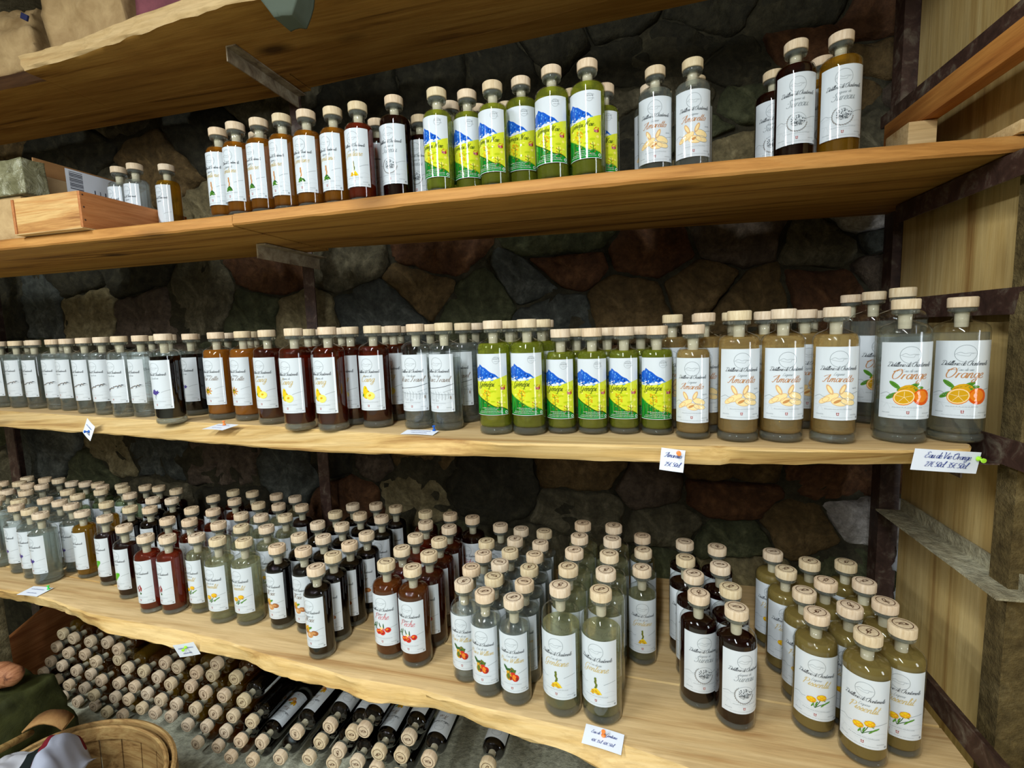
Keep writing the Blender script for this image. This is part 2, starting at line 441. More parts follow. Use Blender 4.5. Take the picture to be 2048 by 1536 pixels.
# ------------------------------------------------------------------ shelves
def chip(x, c, w_, d): return d * math.exp(-((x - c) / w_) ** 2)
def interp(pts, x):
    if x <= pts[0][0]: return pts[0][1] + (x - pts[0][0]) * (pts[1][1] - pts[0][1]) / (pts[1][0] - pts[0][0])
    for a, b in zip(pts, pts[1:]):
        if x <= b[0]: return a[1] + (b[1] - a[1]) * (x - a[0]) / (b[0] - a[0])
    a, b = pts[-2], pts[-1]
    return b[1] + (x - b[0]) * (b[1] - a[1]) / (b[0] - a[0])
def plank(name, x0, x1, ftop, fbot, yb, z0, z1, mats, parent, step=.025, wob=.0015, seed=0, endround=0):
    """board from x0 to x1; ftop/fbot give the y of the front edge, yb the back, mats = [faces, front edge]"""
    bm = bmesh.new(); rows = []
    n = max(2, int((x1 - x0) / step))
    for i in range(n + 1):
        x = x0 + (x1 - x0) * i / n
        a, b = ftop(x), fbot(x); y1 = yb(x) if callable(yb) else yb
        if endround:
            e = max(0, endround - (x1 - x)); k = endround - sqrt(max(0, endround ** 2 - e * e)); a += k; b += k
        h = z1 - z0; j = lambda q: wob * nz((x, q, 0), 18, seed) * 2
        prof = [(y1, z0), ((b + y1) / 2, z0), (b + .02, z0), (b + .004, z0 + j(1)), (b + j(2), z0 + .004 + abs(j(3))),
                (b + (a - b) * .35 + j(4), z0 + h * .35), (b + (a - b) * .7 + j(5), z0 + h * .7), (a + j(6), z1 - .004), (a + .005, z1), (a + .02, z1), ((a + y1) / 2, z1), (y1, z1)]
        rows.append([bm.verts.new((x, p[0], p[1])) for p in prof])
    m = len(rows[0])
    for A, B in zip(rows, rows[1:]):
        for k in range(m):
            f = bm.faces.new((A[k], B[k], B[(k + 1) % m], A[(k + 1) % m]))
            f.material_index = 1 if 3 <= k <= 7 else 0
    bm.faces.new(rows[0]); bm.faces.new(rows[-1][::-1])
    return mesh_obj(name, from_bm(name, bm, mats, True, 35), parent)
S4, S3, S2, S1 = .73, 1.313, 1.87, 2.44
def front(pxs, z): return sorted((at_z(u, v, z).x, at_z(u, v, z).y) for u, v in pxs)
f4t = front([(-60, 1172), (0, 1180), (89, 1196), (178, 1229), (254, 1244), (355, 1262), (450, 1284), (523, 1309), (626, 1335), (699, 1358), (831, 1379), (948, 1414), (1048, 1437), (1170, 1466), (1290, 1508), (1400, 1548)], S4)
f4b = front([(-60, 1188), (0, 1197), (60, 1207), (132, 1226), (216, 1269), (338, 1295), (432, 1312), (503, 1325), (525, 1344), (602, 1366), (684, 1382), (737, 1408), (872, 1420), (919, 1435), (1001, 1467), (1048, 1481), (1155, 1513), (1190, 1536)], S4 - .042)
f3t = front([(0, 822), (200, 835), (540, 853), (760, 868), (1000, 887), (1200, 890), (1350, 893), (1600, 900), (1800, 902), (1980, 898)], S3)
f3b = front([(0, 855), (200, 868), (540, 898), (760, 910), (1000, 915), (1200, 922), (1350, 928), (1600, 930), (1800, 930), (1980, 928)], S3 - .036)
sh4 = tag(empty('shelf', (-.7, 1.2, S4)), 'lowest thick live-edge pale wooden shelf crowded with bottles', 'shelf')
sh3 = tag(empty('shelf', (-.7, 1.2, S3)), 'middle pale wooden shelf at eye level under the row of bottles', 'shelf')
sh2 = tag(empty('shelf', (-.7, 1.2, S2)), 'upper orange-brown plank shelf carrying the crate and fewer bottles', 'shelf')
sh1 = tag(empty('shelf', (-.7, 1.2, S1)), 'topmost rough board shelf with paper bags, seen from below', 'shelf')
def under(o, p):
    o.parent = p; o.matrix_parent_inverse = Matrix.Translation(-p.location); return o
pw = [M['pale_wood'], M['edge_wood']]
NX = at_z(1447, 905, S3).x; NX2 = at_z(972, 395, S2 - .03).x
seam4 = lambda x: 1.058 - .06 * min(0, x - .3) + .003 * sin(x * 9)
g4 = lambda x: interp(f4t, x); h4 = lambda x: interp(f4b, x)
under(plank('plank', -3.0, .60, lambda x: seam4(x) + .002, lambda x: seam4(x) + .003, 1.56, S4 - .040, S4 - .0005, pw, None, .05, .0005), sh4)
under(plank('plank', -3.0, .60, g4, h4, lambda x: seam4(x) - .001, S4 - .042, S4, pw, None, .018, .004, 3), sh4)
under(plank('plank', -3.0, at_z(1985, 905, S3).x, lambda x: interp(f3t, x) + chip(x, NX, .020, .012), lambda x: interp(f3b, x) - chip(x, NX, .024, .008) + chip(x, NX + .03, .012, .012), lambda x: 1.545 - .01 * sin(x), S3 - .036, S3, pw, None, .02, .0018, 5, .03), sh3)
ow = [M['dark_board'], M['orange_wood']]
XJ = -.985
F2 = [(-.985, 1.057), (-.5, 1.040), (-.11, 1.048), (.23, 1.061), (.53, 1.083), (.8, 1.11)]
under(plank('plank', -3.0, XJ - .002, lambda x: 1.062, lambda x: 1.060, 1.465, S2 - .031, S2, ow, None, .03, .001, 7), sh2)
under(plank('plank', XJ + .002, .768, lambda x: interp(F2, x) + .003 + chip(x, NX2 + .01, .004, .010), lambda x: interp(F2, x) + chip(x, NX2, .005, .016), lambda x: 1.43 + .105 * (x - XJ), S2 - .029, S2 + .001, ow, None, .03, .001, 8), sh2)
f1 = front([(40, 140), (150, 110), (250, 72), (420, 12)], S1 - .042)
j1 = front([(444, 190), (547, 162), (620, 141), (900, 85), (1190, 8)], S1 - .042)
xl = at_z(42, 140, S1 - .042).x
under(plank('plank', xl, .66, lambda x: interp(f1, x) if x < -1.1 else interp(f1, -1.1) - .03 * (x + 1.1), lambda x: (interp(f1, x) if x < -1.1 else interp(f1, -1.1) - .03 * (x + 1.1)) + .006, lambda x: min(1.44, max(1.33, interp(j1, max(-1.3, min(.3, x))))) - .003, S1 - .042, S1, [M['dark_board'], M['pale_wood']], None, .03, .004, 9), sh1)
under(plank('plank', -3.1, -1.07, lambda x: min(1.44, max(1.33, interp(j1, max(-1.3, min(.3, x))))) + .003, lambda x: min(1.44, max(1.33, interp(j1, max(-1.3, min(.3, x))))) + .003, 1.555, S1 - .040, S1 - .003, [M['dark_board'], M['dark_board']], None, .03, .001, 10), sh1)
under(plank('plank', -1.066, .66, lambda x: min(1.44, max(1.33, interp(j1, max(-1.3, min(.3, x))))) + .003, lambda x: min(1.44, max(1.33, interp(j1, max(-1.3, min(.3, x))))) + .003, lambda x: 1.54 - .06 * (x + 1.07), S1 - .038, S1 - .003, [M['dark_board'], M['dark_board']], None, .03, .001, 11), sh1)
under(plank('plank', -3.1, xl - .0006, lambda x: 1.235, lambda x: 1.24, 1.437, S1 - .042, S1 - .002, [M['dark_board'], M['stained']], None, .03, .002, 12), sh1)

# ------------------------------------------------------------------ steel uprights, brackets, partition
def angle_iron(name, p0, p1, wa, wb, th, da, db, mat, parent):
    """L-section between p0 and p1; flanges run along da and db"""
    p0, p1, da, db = Vector(p0), Vector(p1), Vector(da), Vector(db)
    prof = [Vector((0, 0)), Vector((wa, 0)), Vector((wa, th)), Vector((th, th)), Vector((th, wb)), Vector((0, wb))]
    bm = bmesh.new(); n = 12; rows = []
    for i in range(n + 1):
        p = p0.lerp(p1, i / n)
        rows.append([bm.verts.new(p + da * (q.x + .0012 * nz((i, k, 0), .9)) + db * q.y) for k, q in enumerate(prof)])
    for A, B in zip(rows, rows[1:]):
        for k in range(6): bm.faces.new((A[k], A[(k + 1) % 6], B[(k + 1) % 6], B[k]))
    bm.faces.new(rows[0][::-1]); bm.faces.new(rows[-1])
    bmesh.ops.recalc_face_normals(bm, faces=bm.faces)
    return mesh_obj(name, from_bm(name, bm, mat, True, 30), parent)
def bolt(parent, loc, axis='Y'):
    bm = bmesh.new(); lathe(bm, [(.009, 0), (.009, .003), (.006, .007), (0, .008)], 12)
    o = mesh_obj('bolt', from_bm('bolt', bm, M['worn_steel']), parent); o.location = loc
    o.rotation_euler = {'Y': (pi / 2, 0, 0), 'X': (0, -pi / 2, 0)}[axis]; return o
def upright(name, x, y, label, arms, z0=0.0, z1=2.9, w=.045):
    r = tag(empty(name, (x, y, z0)), label, 'bracket post')
    angle_iron('post', (0, 0, 0), (0, 0, z1 - z0), w, w, .005, (1, 0, 0), (0, 1, 0), M['steel'], r)
    for (z, L, mat, w2, dx) in arms:
        angle_iron('arm', (dx, .0, z - z0), (dx, -L, z - z0), .034, .042, .004, (1, 0, 0), (0, 0, -1), mat, r)
    return r
upright('shelf_upright', -1.169, 1.565, 'middle dark steel upright with shelf brackets against the stone wall',
        [(S1 - .0425, .31, M['worn_steel'], 0, .035), (S2 - .0330, .30, M['worn_steel'], 0, .07), (S3 - .0375, .3, M['steel'], 0, 0), (S4 - .0425, .3, M['steel'], 0, 0)])
upright('shelf_upright', -2.828, 1.565, 'left steel upright at the picture edge behind the clear bottles',
        [(S3 - .0375, .3, M['steel'], 0, 0), (S4 - .0425, .3, M['steel'], 0, 0)], w=.055)
rp = upright('shelf_upright', -0+.700, 1.565, 'right rear steel upright in the corner beside the wooden partition', [], w=.05)
# right partition
part = tag(empty('partition', (.72, 1.3, 0)), 'blotchy pale wooden partition panel closing the shelves on the right', 'partition')
def pan(z0, z1, x, y0, y1):
    bm = bmesh.new(); box(bm, (x - .72, y0 - 1.3, z0), (x - .72 + .018, y1 - 1.3, z1), .003)
    return mesh_obj('panel', from_bm('panel', bm, M['panel_wood'], True, 40), part)
pan(.02, 1.02, .722, 1.12, 1.50); pan(1.024, 1.575, .722, 1.10, 1.50); pan(1.58, 1.815, .718, 1.06, 1.556); pan(1.82, 2.9, .732, .7, 1.556)
# front post on the right with brackets
fp = tag(empty('shelf_upright', (.69, 1.055, 0)), 'right front steel post with rivets at the picture edge', 'bracket post')
angle_iron('post', (0, 0, 0), (0, 0, 2.9), .075, .05, .006, (1, 0, 0), (0, 1, 0), M['olive_steel'], fp)
for z in (.40, .62, .86, 1.18, 1.45): bolt(fp, (.052, -.0005, z), 'Y')
tr = quick_box('side_board', (.775, .90, 0), (.795, 1.5, 2.9), M['panel_wood'], None, .002)
tag(tr, 'pale plank standing right of the front steel post', 'board')
br = tag(empty('steel_bracket', (.66, 1.25, 1.03)), 'empty dusty steel angle bracket between middle and lowest shelf by the partition', 'bracket')
angle_iron('arm', (.05, .215, -.0), (.05, -.235, 0), .062, .036, .004, (-1, 0, 0), (0, 0, 1), M['dusty_steel'], br)
br2 = tag(empty('steel_bracket', (.69, 1.25, 1.6)), 'dark rusty steel bracket above the orange bottles on the partition', 'bracket')
angle_iron('arm', (0, .24, 0), (0, -.30, 0), .026, .05, .004, (1, 0, 0), (0, 0, -1), M['steel'], br2)
br3 = tag(empty('steel_bracket', (.665, 1.2, S3 - .038)), 'steel angle bracket holding the right end of the middle shelf', 'bracket')
angle_iron('arm', (0, .3, 0), (0, -.30, 0), .05, .05, .004, (1, 0, 0), (0, 0, 1), M['steel'], br3)
angle_iron('arm', (-.06, .3, 0), (-.06, -.14, 0), .06, .03, .003, (1, 0, 0), (0, 0, -1), M['steel'], br3)
br4 = tag(empty('steel_bracket', (.665, 1.2, S2 - .033)), 'dark steel bracket under the right end of the upper shelf', 'bracket')
angle_iron('arm', (0, .28, 0), (0, -.30, 0), .03, .045, .004, (1, 0, 0), (0, 0, -1), M['steel'], br4)
br5 = tag(empty('steel_bracket', (.612, 1.15, S4 + .002)), 'worn steel angle beside the cloudy olive bottles on the lowest shelf', 'bracket')
angle_iron('arm', (.0, .34, 0), (.0, -.34, 0), .05, .05, .004, (1, 0, 0), (0, 0, 1), M['steel'], br5)
bm = bmesh.new(); box(bm, (.625, .80, 1.982), (.66, 1.47, 2.034), .004)
beam = mesh_obj('wooden_beam', from_bm('wooden_beam', bm, wood('beam_wood', srgb(196, 134, 66), srgb(176, 112, 52), srgb(120, 72, 30), .5, along='y'), True, 40))
tag(beam, 'orange-brown wooden batten on a bracket above the upper shelf, right', 'batten')
bb = tag(empty('steel_bracket', (.66, 1.2, 2.036)), 'dusty dark steel bracket on the orange-brown batten at upper right', 'bracket')
angle_iron('arm', (-.03, .30, 0), (-.03, -.40, 0), .07, .03, .004, (1, 0, 0), (0, 0, 1), M['steel'], bb)
wb = quick_box('wood_block', (.60, 1.30, S2 + .001), (.655, 1.40, 1.981), M['pale_wood'], None, .003)
tag(wb, 'small pale wood block propping the batten on the upper shelf', 'block')
ob = quick_box('board_offcut', (.675, 1.09, S2 + .002), (.76, 1.30, S2 + .024), M['pale_wood'], None, .002)
tag(ob, 'pale board offcut lying at the right end of the upper shelf', 'board')

# ------------------------------------------------------------------ script lettering and label art (flat ink shapes on the paper)
GL = {
'a': (46, '40,40 24,50 8,34 8,12 20,0 34,14 43,50|43,50 40,12 48,0 58,10'),
'b': (44, '6,10 20,60 28,100|28,100 12,20 20,0 38,12 40,36 24,44'),
'c': (38, '38,38 26,50 10,36 7,12 18,0 32,4 44,14'),
'd': (48, '40,40 24,50 8,34 8,12 20,0 34,14 50,60 56,100|56,100 42,12 50,0 60,10'),
'e': (38, '0,6 10,20 28,28 34,42 26,50 11,38 7,14 18,0 32,4 44,14'),
'g': (46, '40,40 24,50 8,34 8,14 20,4 34,16 43,50|43,50 36,-20 22,-44 6,-34 16,-14 54,8'),
'h': (48, '4,4 22,60 30,100|30,100 12,40 6,0|9,20 24,46 36,46 36,20 40,0 54,10'),
'i': (22, '0,4 16,50|16,50 10,12 16,0 28,10|22,70 23,74'),
'l': (24, '0,4 18,50 32,96|32,96 20,96 10,30 14,0 28,8'),
'm': (68, '2,2 14,48|14,48 6,0|8,20 22,48 32,46 28,0|30,20 44,48 56,46 52,12 58,0 70,10'),
'n': (48, '2,2 14,48|14,48 6,0|8,20 24,48 36,46 32,12 38,0 50,10'),
'o': (42, '26,50 10,38 7,12 18,0 34,10 38,34 28,50 36,42 50,44'),
'p': (46, '2,2 16,50|16,50 0,-46|8,20 24,50 40,40 36,10 22,0 10,10'),
'q': (46, '40,40 24,50 8,34 8,14 20,2 34,16 43,50|43,50 36,0 30,-44|30,-44 44,-20 54,8'),
'r': (34, '2,2 14,48|14,48 6,0|8,20 20,44 34,46'),
's': (32, '2,4 20,48|20,48 30,24 22,0 6,4|24,2 38,12'),
't': (26, '0,4 16,50 26,92|26,92 10,20 14,0 30,10|6,62 36,66'),
'u': (48, '2,4 14,50|14,50 6,16 14,0 30,12 40,50|40,50 36,12 42,0 54,10'),
'v': (44, '2,40 10,48 14,10 20,0 38,30 40,50 50,46'),
'w': (64, '2,40 10,48 10,10 18,0 32,40|32,40 30,10 38,0 56,30 58,50 68,46'),
'x': (42, '4,42 14,48 28,4 42,8|40,48 6,2'),
'z': (40, '6,44 36,48 8,4 38,2|8,4 0,2'),
'A': (74, '-4,10 12,0 40,60 62,102|62,102 56,40 58,0 72,8|18,38 66,44|-6,70 20,88 60,96'),
'C': (66, '62,80 50,100 22,78 10,34 24,0 50,6 70,24|20,70 36,96'),
'D': (84, '8,96 30,100 66,90 76,50 50,6 14,0 2,10 30,20|40,96 24,40 12,2|0,80 16,100'),
'E': (62, '58,84 42,100 22,84 34,58 44,54|34,58 8,38 6,8 26,0 54,18'),
'G': (74, '64,80 50,100 22,80 8,36 22,4 46,10 60,44|60,44 50,-10 26,-40 4,-26 24,-6|40,46 70,48'),
'L': (64, '56,84 44,100 30,70 18,14 2,2 12,12 34,0 60,12'),
'M': (96, '0,0 14,8 34,98|34,98 36,0|36,0 72,98|72,98 66,10 76,0 92,10|0,90 18,98 34,98'),
'N': (84, '0,0 12,6 34,98|34,98 46,0|46,0 64,80 82,100|6,86 20,98 34,98'),
'O': (82, '46,100 18,80 8,34 24,0 54,10 72,56 60,94 40,98 26,76|2,70 20,84 70,80'),
'P': (64, '26,90 8,0|4,70 22,98 54,94 60,66 40,48 20,50'),
'S': (60, '58,84 44,100 26,82 46,48 40,10 14,0 0,16|0,60 30,54'),
'T': (64, '4,80 20,96 70,98|42,96 30,30 14,0 0,10'),
'W': (96, '6,96 14,100 16,20 20,0|20,0 52,96|52,96 50,4|50,4 84,70 94,100'),
'Z': (64, '8,80 26,98 62,96|62,96 4,4|4,4 30,10 62,2'),
'V': (70, '4,92 14,100 22,10 28,0|28,0 60,80 72,100'),
'0': (46, '24,80 8,56 10,10 22,0 38,24 38,64 24,80'), '2': (44, '6,62 20,80 36,62 4,2|4,2 40,2'), '3': (42, '8,74 24,80 34,60 18,44 36,28 24,0 4,6'),
'4': (46, '30,80 2,26|2,26 42,26|30,50 22,0'), '5': (44, '40,80 14,80 8,46 32,46 34,12 16,0 2,8'), '6': (44, '36,80 12,50 6,12 22,0 38,18 26,42 8,26'),
'7': (42, '4,78 40,80|40,80 12,0'), '8': (44, '24,42 8,60 22,80 36,64 24,42 6,20 20,0 38,18 24,42'),
'€': (52, '46,74 32,80 14,56 14,18 28,0 44,8|4,48 36,48|2,34 34,34'), "'": (14, '10,100 4,78'), '.': (16, '4,0 6,4'), '%': (50, '10,70 16,78|40,2 44,8|44,80 4,0'),
}
GL['é'] = (GL['e'][0], GL['e'][1] + '|26,64 38,82'); GL['ê'] = (GL['e'][0], GL['e'][1] + '|16,64 28,78 38,64'); GL['è'] = GL['é']
def smooth(pts, k=4):
    if len(pts) < 3: return pts
    P = [pts[0]] + pts + [pts[-1]]; out = []
    for i in range(1, len(P) - 2):
        p0, p1, p2, p3 = P[i - 1:i + 3]
        for j in range(k):
            t = j / k
            out.append(tuple(.5 * ((2 * p1[a]) + (-p0[a] + p2[a]) * t + (2 * p0[a] - 5 * p1[a] + 4 * p2[a] - p3[a]) * t * t + (-p0[a] + 3 * p1[a] - 3 * p2[a] + p3[a]) * t ** 3) for a in (0, 1)))
    out.append(pts[-1]); return out
class Art:
    def __init__(s): s.items = []
    def poly(s, pts, col, layer=1): s.items.append(('p', list(pts), col, layer))
    def ellipse(s, u, v, a, b, col, layer=1, rot=0, n=14):
        s.poly([(u + a * cos(t) * cos(rot) - b * sin(t) * sin(rot), v + a * cos(t) * sin(rot) + b * sin(t) * cos(rot)) for t in [2 * pi * k / n for k in range(n)]], col, layer)
    def line(s, pts, wd, col, layer=1, sm=3, pen=False):
        s.items.append(('l', smooth(list(pts), sm) if sm else list(pts), col, layer, wd, pen))
    def ring(s, u, v, r, wd, col, layer=1, n=28):
        s.line([(u + r * cos(2 * pi * k / n), v + r * sin(2 * pi * k / n)) for k in range(n + 1)], wd, col, layer, 0)
    def band(s, us, top, bot, col, layer=1):
        for a, b in zip(us, us[1:]):
            s.poly([(a, bot(a)), (b, bot(b)), (b, top(b)), (a, top(a))], col, layer)
    def width(s, t, size): return sum(GL[ch][0] if ch in GL else 26 for ch in t) * size / 100
    def text(s, t, u, v, size, col, layer=2, wd=.09, center=True, slant=.32, gap=1.0, k=3):
        if center: u -= s.width(t, size) * gap / 2
        for ch in t:
            if ch in GL:
                adv, st = GL[ch]
                for stroke in st.split('|'):
                    pts = [tuple(float(q) for q in p.split(',')) for p in stroke.split()]
                    pts = [(u + (x + y * slant) * size / 100, v + y * size / 100) for x, y in smooth(pts, k)]
                    s.line(pts, wd * size, col, layer, 0, True)
                u += adv * size / 100 * gap
            else: u += 26 * size / 100 * gap
    def scrib(s, u, v, wd, h, col, layer=1, seed=0):
        r = random.Random(seed + int(wd * 1e5)); x = u - wd / 2
        while x < u + wd / 2:
            l = r.uniform(.0025, .007); n = max(2, int(l / .0011))
            s.line([(x + l * i / n, v + (h * r.uniform(.5, 1) if i % 2 else 0)) for i in range(n + 1)], h * .34, col, layer, 0)
            x += l + .0012
    def build(s, name, fmap):
        bm = bmesh.new(); cols = []
        def mi(c):
            if c not in cols: cols.append(c)
            return cols.index(c)
        for it in s.items:
            kind, pts, col, layer = it[:4]; k = mi(col)
            if kind == 'p':
                vs = [bm.verts.new(fmap(a, b, layer)) for a, b in pts]
                if len(vs) > 4:
                    cu = sum(a for a, b in pts) / len(pts); cv = sum(b for a, b in pts) / len(pts)
                    c = bm.verts.new(fmap(cu, cv, layer)); n_ = len(vs)
                    md = [bm.verts.new(fmap((a + cu) / 2, (b + cv) / 2, layer)) for a, b in pts]
                    for i in range(n_):
                        j = (i + 1) % n_
                        f = bm.faces.new((vs[i], vs[j], md[j], md[i])); f.material_index = k
                        f = bm.faces.new((md[i], md[j], c)); f.material_index = k
                else:
                    f = bm.faces.new(vs); f.material_index = k
            else:
                wd, pen = it[4], it[5]; L_, R_ = [], []
                fine = [pts[0]]
                for a, b in zip(pts, pts[1:]):
                    q = max(1, int(hypot(b[0] - a[0], b[1] - a[1]) / .0025))
                    fine += [(a[0] + (b[0] - a[0]) * t / q, a[1] + (b[1] - a[1]) * t / q) for t in range(1, q + 1)]
                pts = fine
                for i, p in enumerate(pts):
                    a = pts[max(i - 1, 0)]; b = pts[min(i + 1, len(pts) - 1)]
                    dx, dy = b[0] - a[0], b[1] - a[1]; d = hypot(dx, dy) or 1e-9
                    ww = wd / 2 * ((.45 + .75 * abs(dy / d) ** 1.5) if pen else 1)
                    nx_, ny_ = -dy / d * ww, dx / d * ww
                    L_.append(bm.verts.new(fmap(p[0] + nx_, p[1] + ny_, layer))); R_.append(bm.verts.new(fmap(p[0] - nx_, p[1] - ny_, layer)))
                for i in range(len(pts) - 1):
                    f = bm.faces.new((R_[i], R_[i + 1], L_[i + 1], L_[i])); f.material_index = k
        return from_bm(name, bm, [INK[c] for c in cols], False)

def template(A, W_, z0, h, sub, title, tcol, tsize=.0135, seed=0, sketch=True):
    V = lambda t: z0 + h * (1 - t)
    r = .0152 * h / .14
    A.ring(0, V(.165), r, .0008, 'grey')
    A.line([(-r * .95, V(.175)), (-r * .5, V(.145)), (-r * .1, V(.165)), (r * .3, V(.155)), (r * .9, V(.16))], .0006, 'grey')
    A.line([(-r * .8, V(.175)), (-r * .3, V(.19)), (r * .3, V(.195)), (r * .4, V(.17)), (r * .7, V(.165))], .0005, 'grey')
    dsz = .0079 * W_ / .085
    A.text('Distillerie de Chantemerle', 0, V(.315), dsz, 'black', wd=.072, gap=.80, k=2)
    A.text(sub, 0, V(.385), .0060, 'grey', wd=.08, k=2)
    if title: A.text(title, -.001, V(.475), tsize, tcol, wd=.085)
    if sketch:
        A.line([(-W_ * .48, V(.69)), (-W_ * .36, V(.655)), (-W_ * .28, V(.68)), (-W_ * .2, V(.672))], .0008, 'grey')
        A.line([(-W_ * .47, V(.72)), (-W_ * .3, V(.70)), (-W_ * .22, V(.712))], .0006, 'pale')
        A.line([(W_ * .18, V(.66)), (W_ * .32, V(.63)), (W_ * .46, V(.612))], .0009, 'grey')
        A.line([(-W_ * .46, V(.79)), (-W_ * .2, V(.81)), (W_ * .2, V(.835)), (W_ * .46, V(.83))], .0005, 'pale')
        A.line([(W_ * .2, V(.78)), (W_ * .36, V(.76)), (W_ * .46, V(.79))], .0005, 'pale')
        A.line([(-W_ * .4, V(.86)), (-W_ * .34, V(.80)), (-W_ * .28, V(.87))], .0005, 'pale')
    A.scrib(0, V(.855), W_ * .5, .0022, 'grey', 1, seed); A.scrib(0, V(.885), W_ * .26, .0018, 'pale', 1, seed + 1)
    v = V(.915)
    A.poly([(-.0024, v + .0026), (.0024, v + .0026), (.002, v - .0018), (0, v - .003), (-.002, v - .0018)], 'darkred', 2)
    A.poly([(-.0004, v + .0024), (.0004, v + .0024), (.0004, v - .0024), (-.0004, v - .0024)], 'white', 3)
    A.poly([(-.0021, v + .0006), (.0021, v + .0006), (.0021, v - .0002), (-.0021, v - .0002)], 'white', 3)
    A.scrib(-W_ * .37, V(.93), W_ * .1, .0024, 'grey', 1, 3); A.scrib(W_ * .33, V(.93), W_ * .15, .0024, 'grey', 1, 5)
    A.scrib(0, V(.968), W_ * .62, .0016, 'grey', 1, seed + 2)
    A.ring(W_ * .44, V(.962), .0016, .0008, 'black', 2, 8)

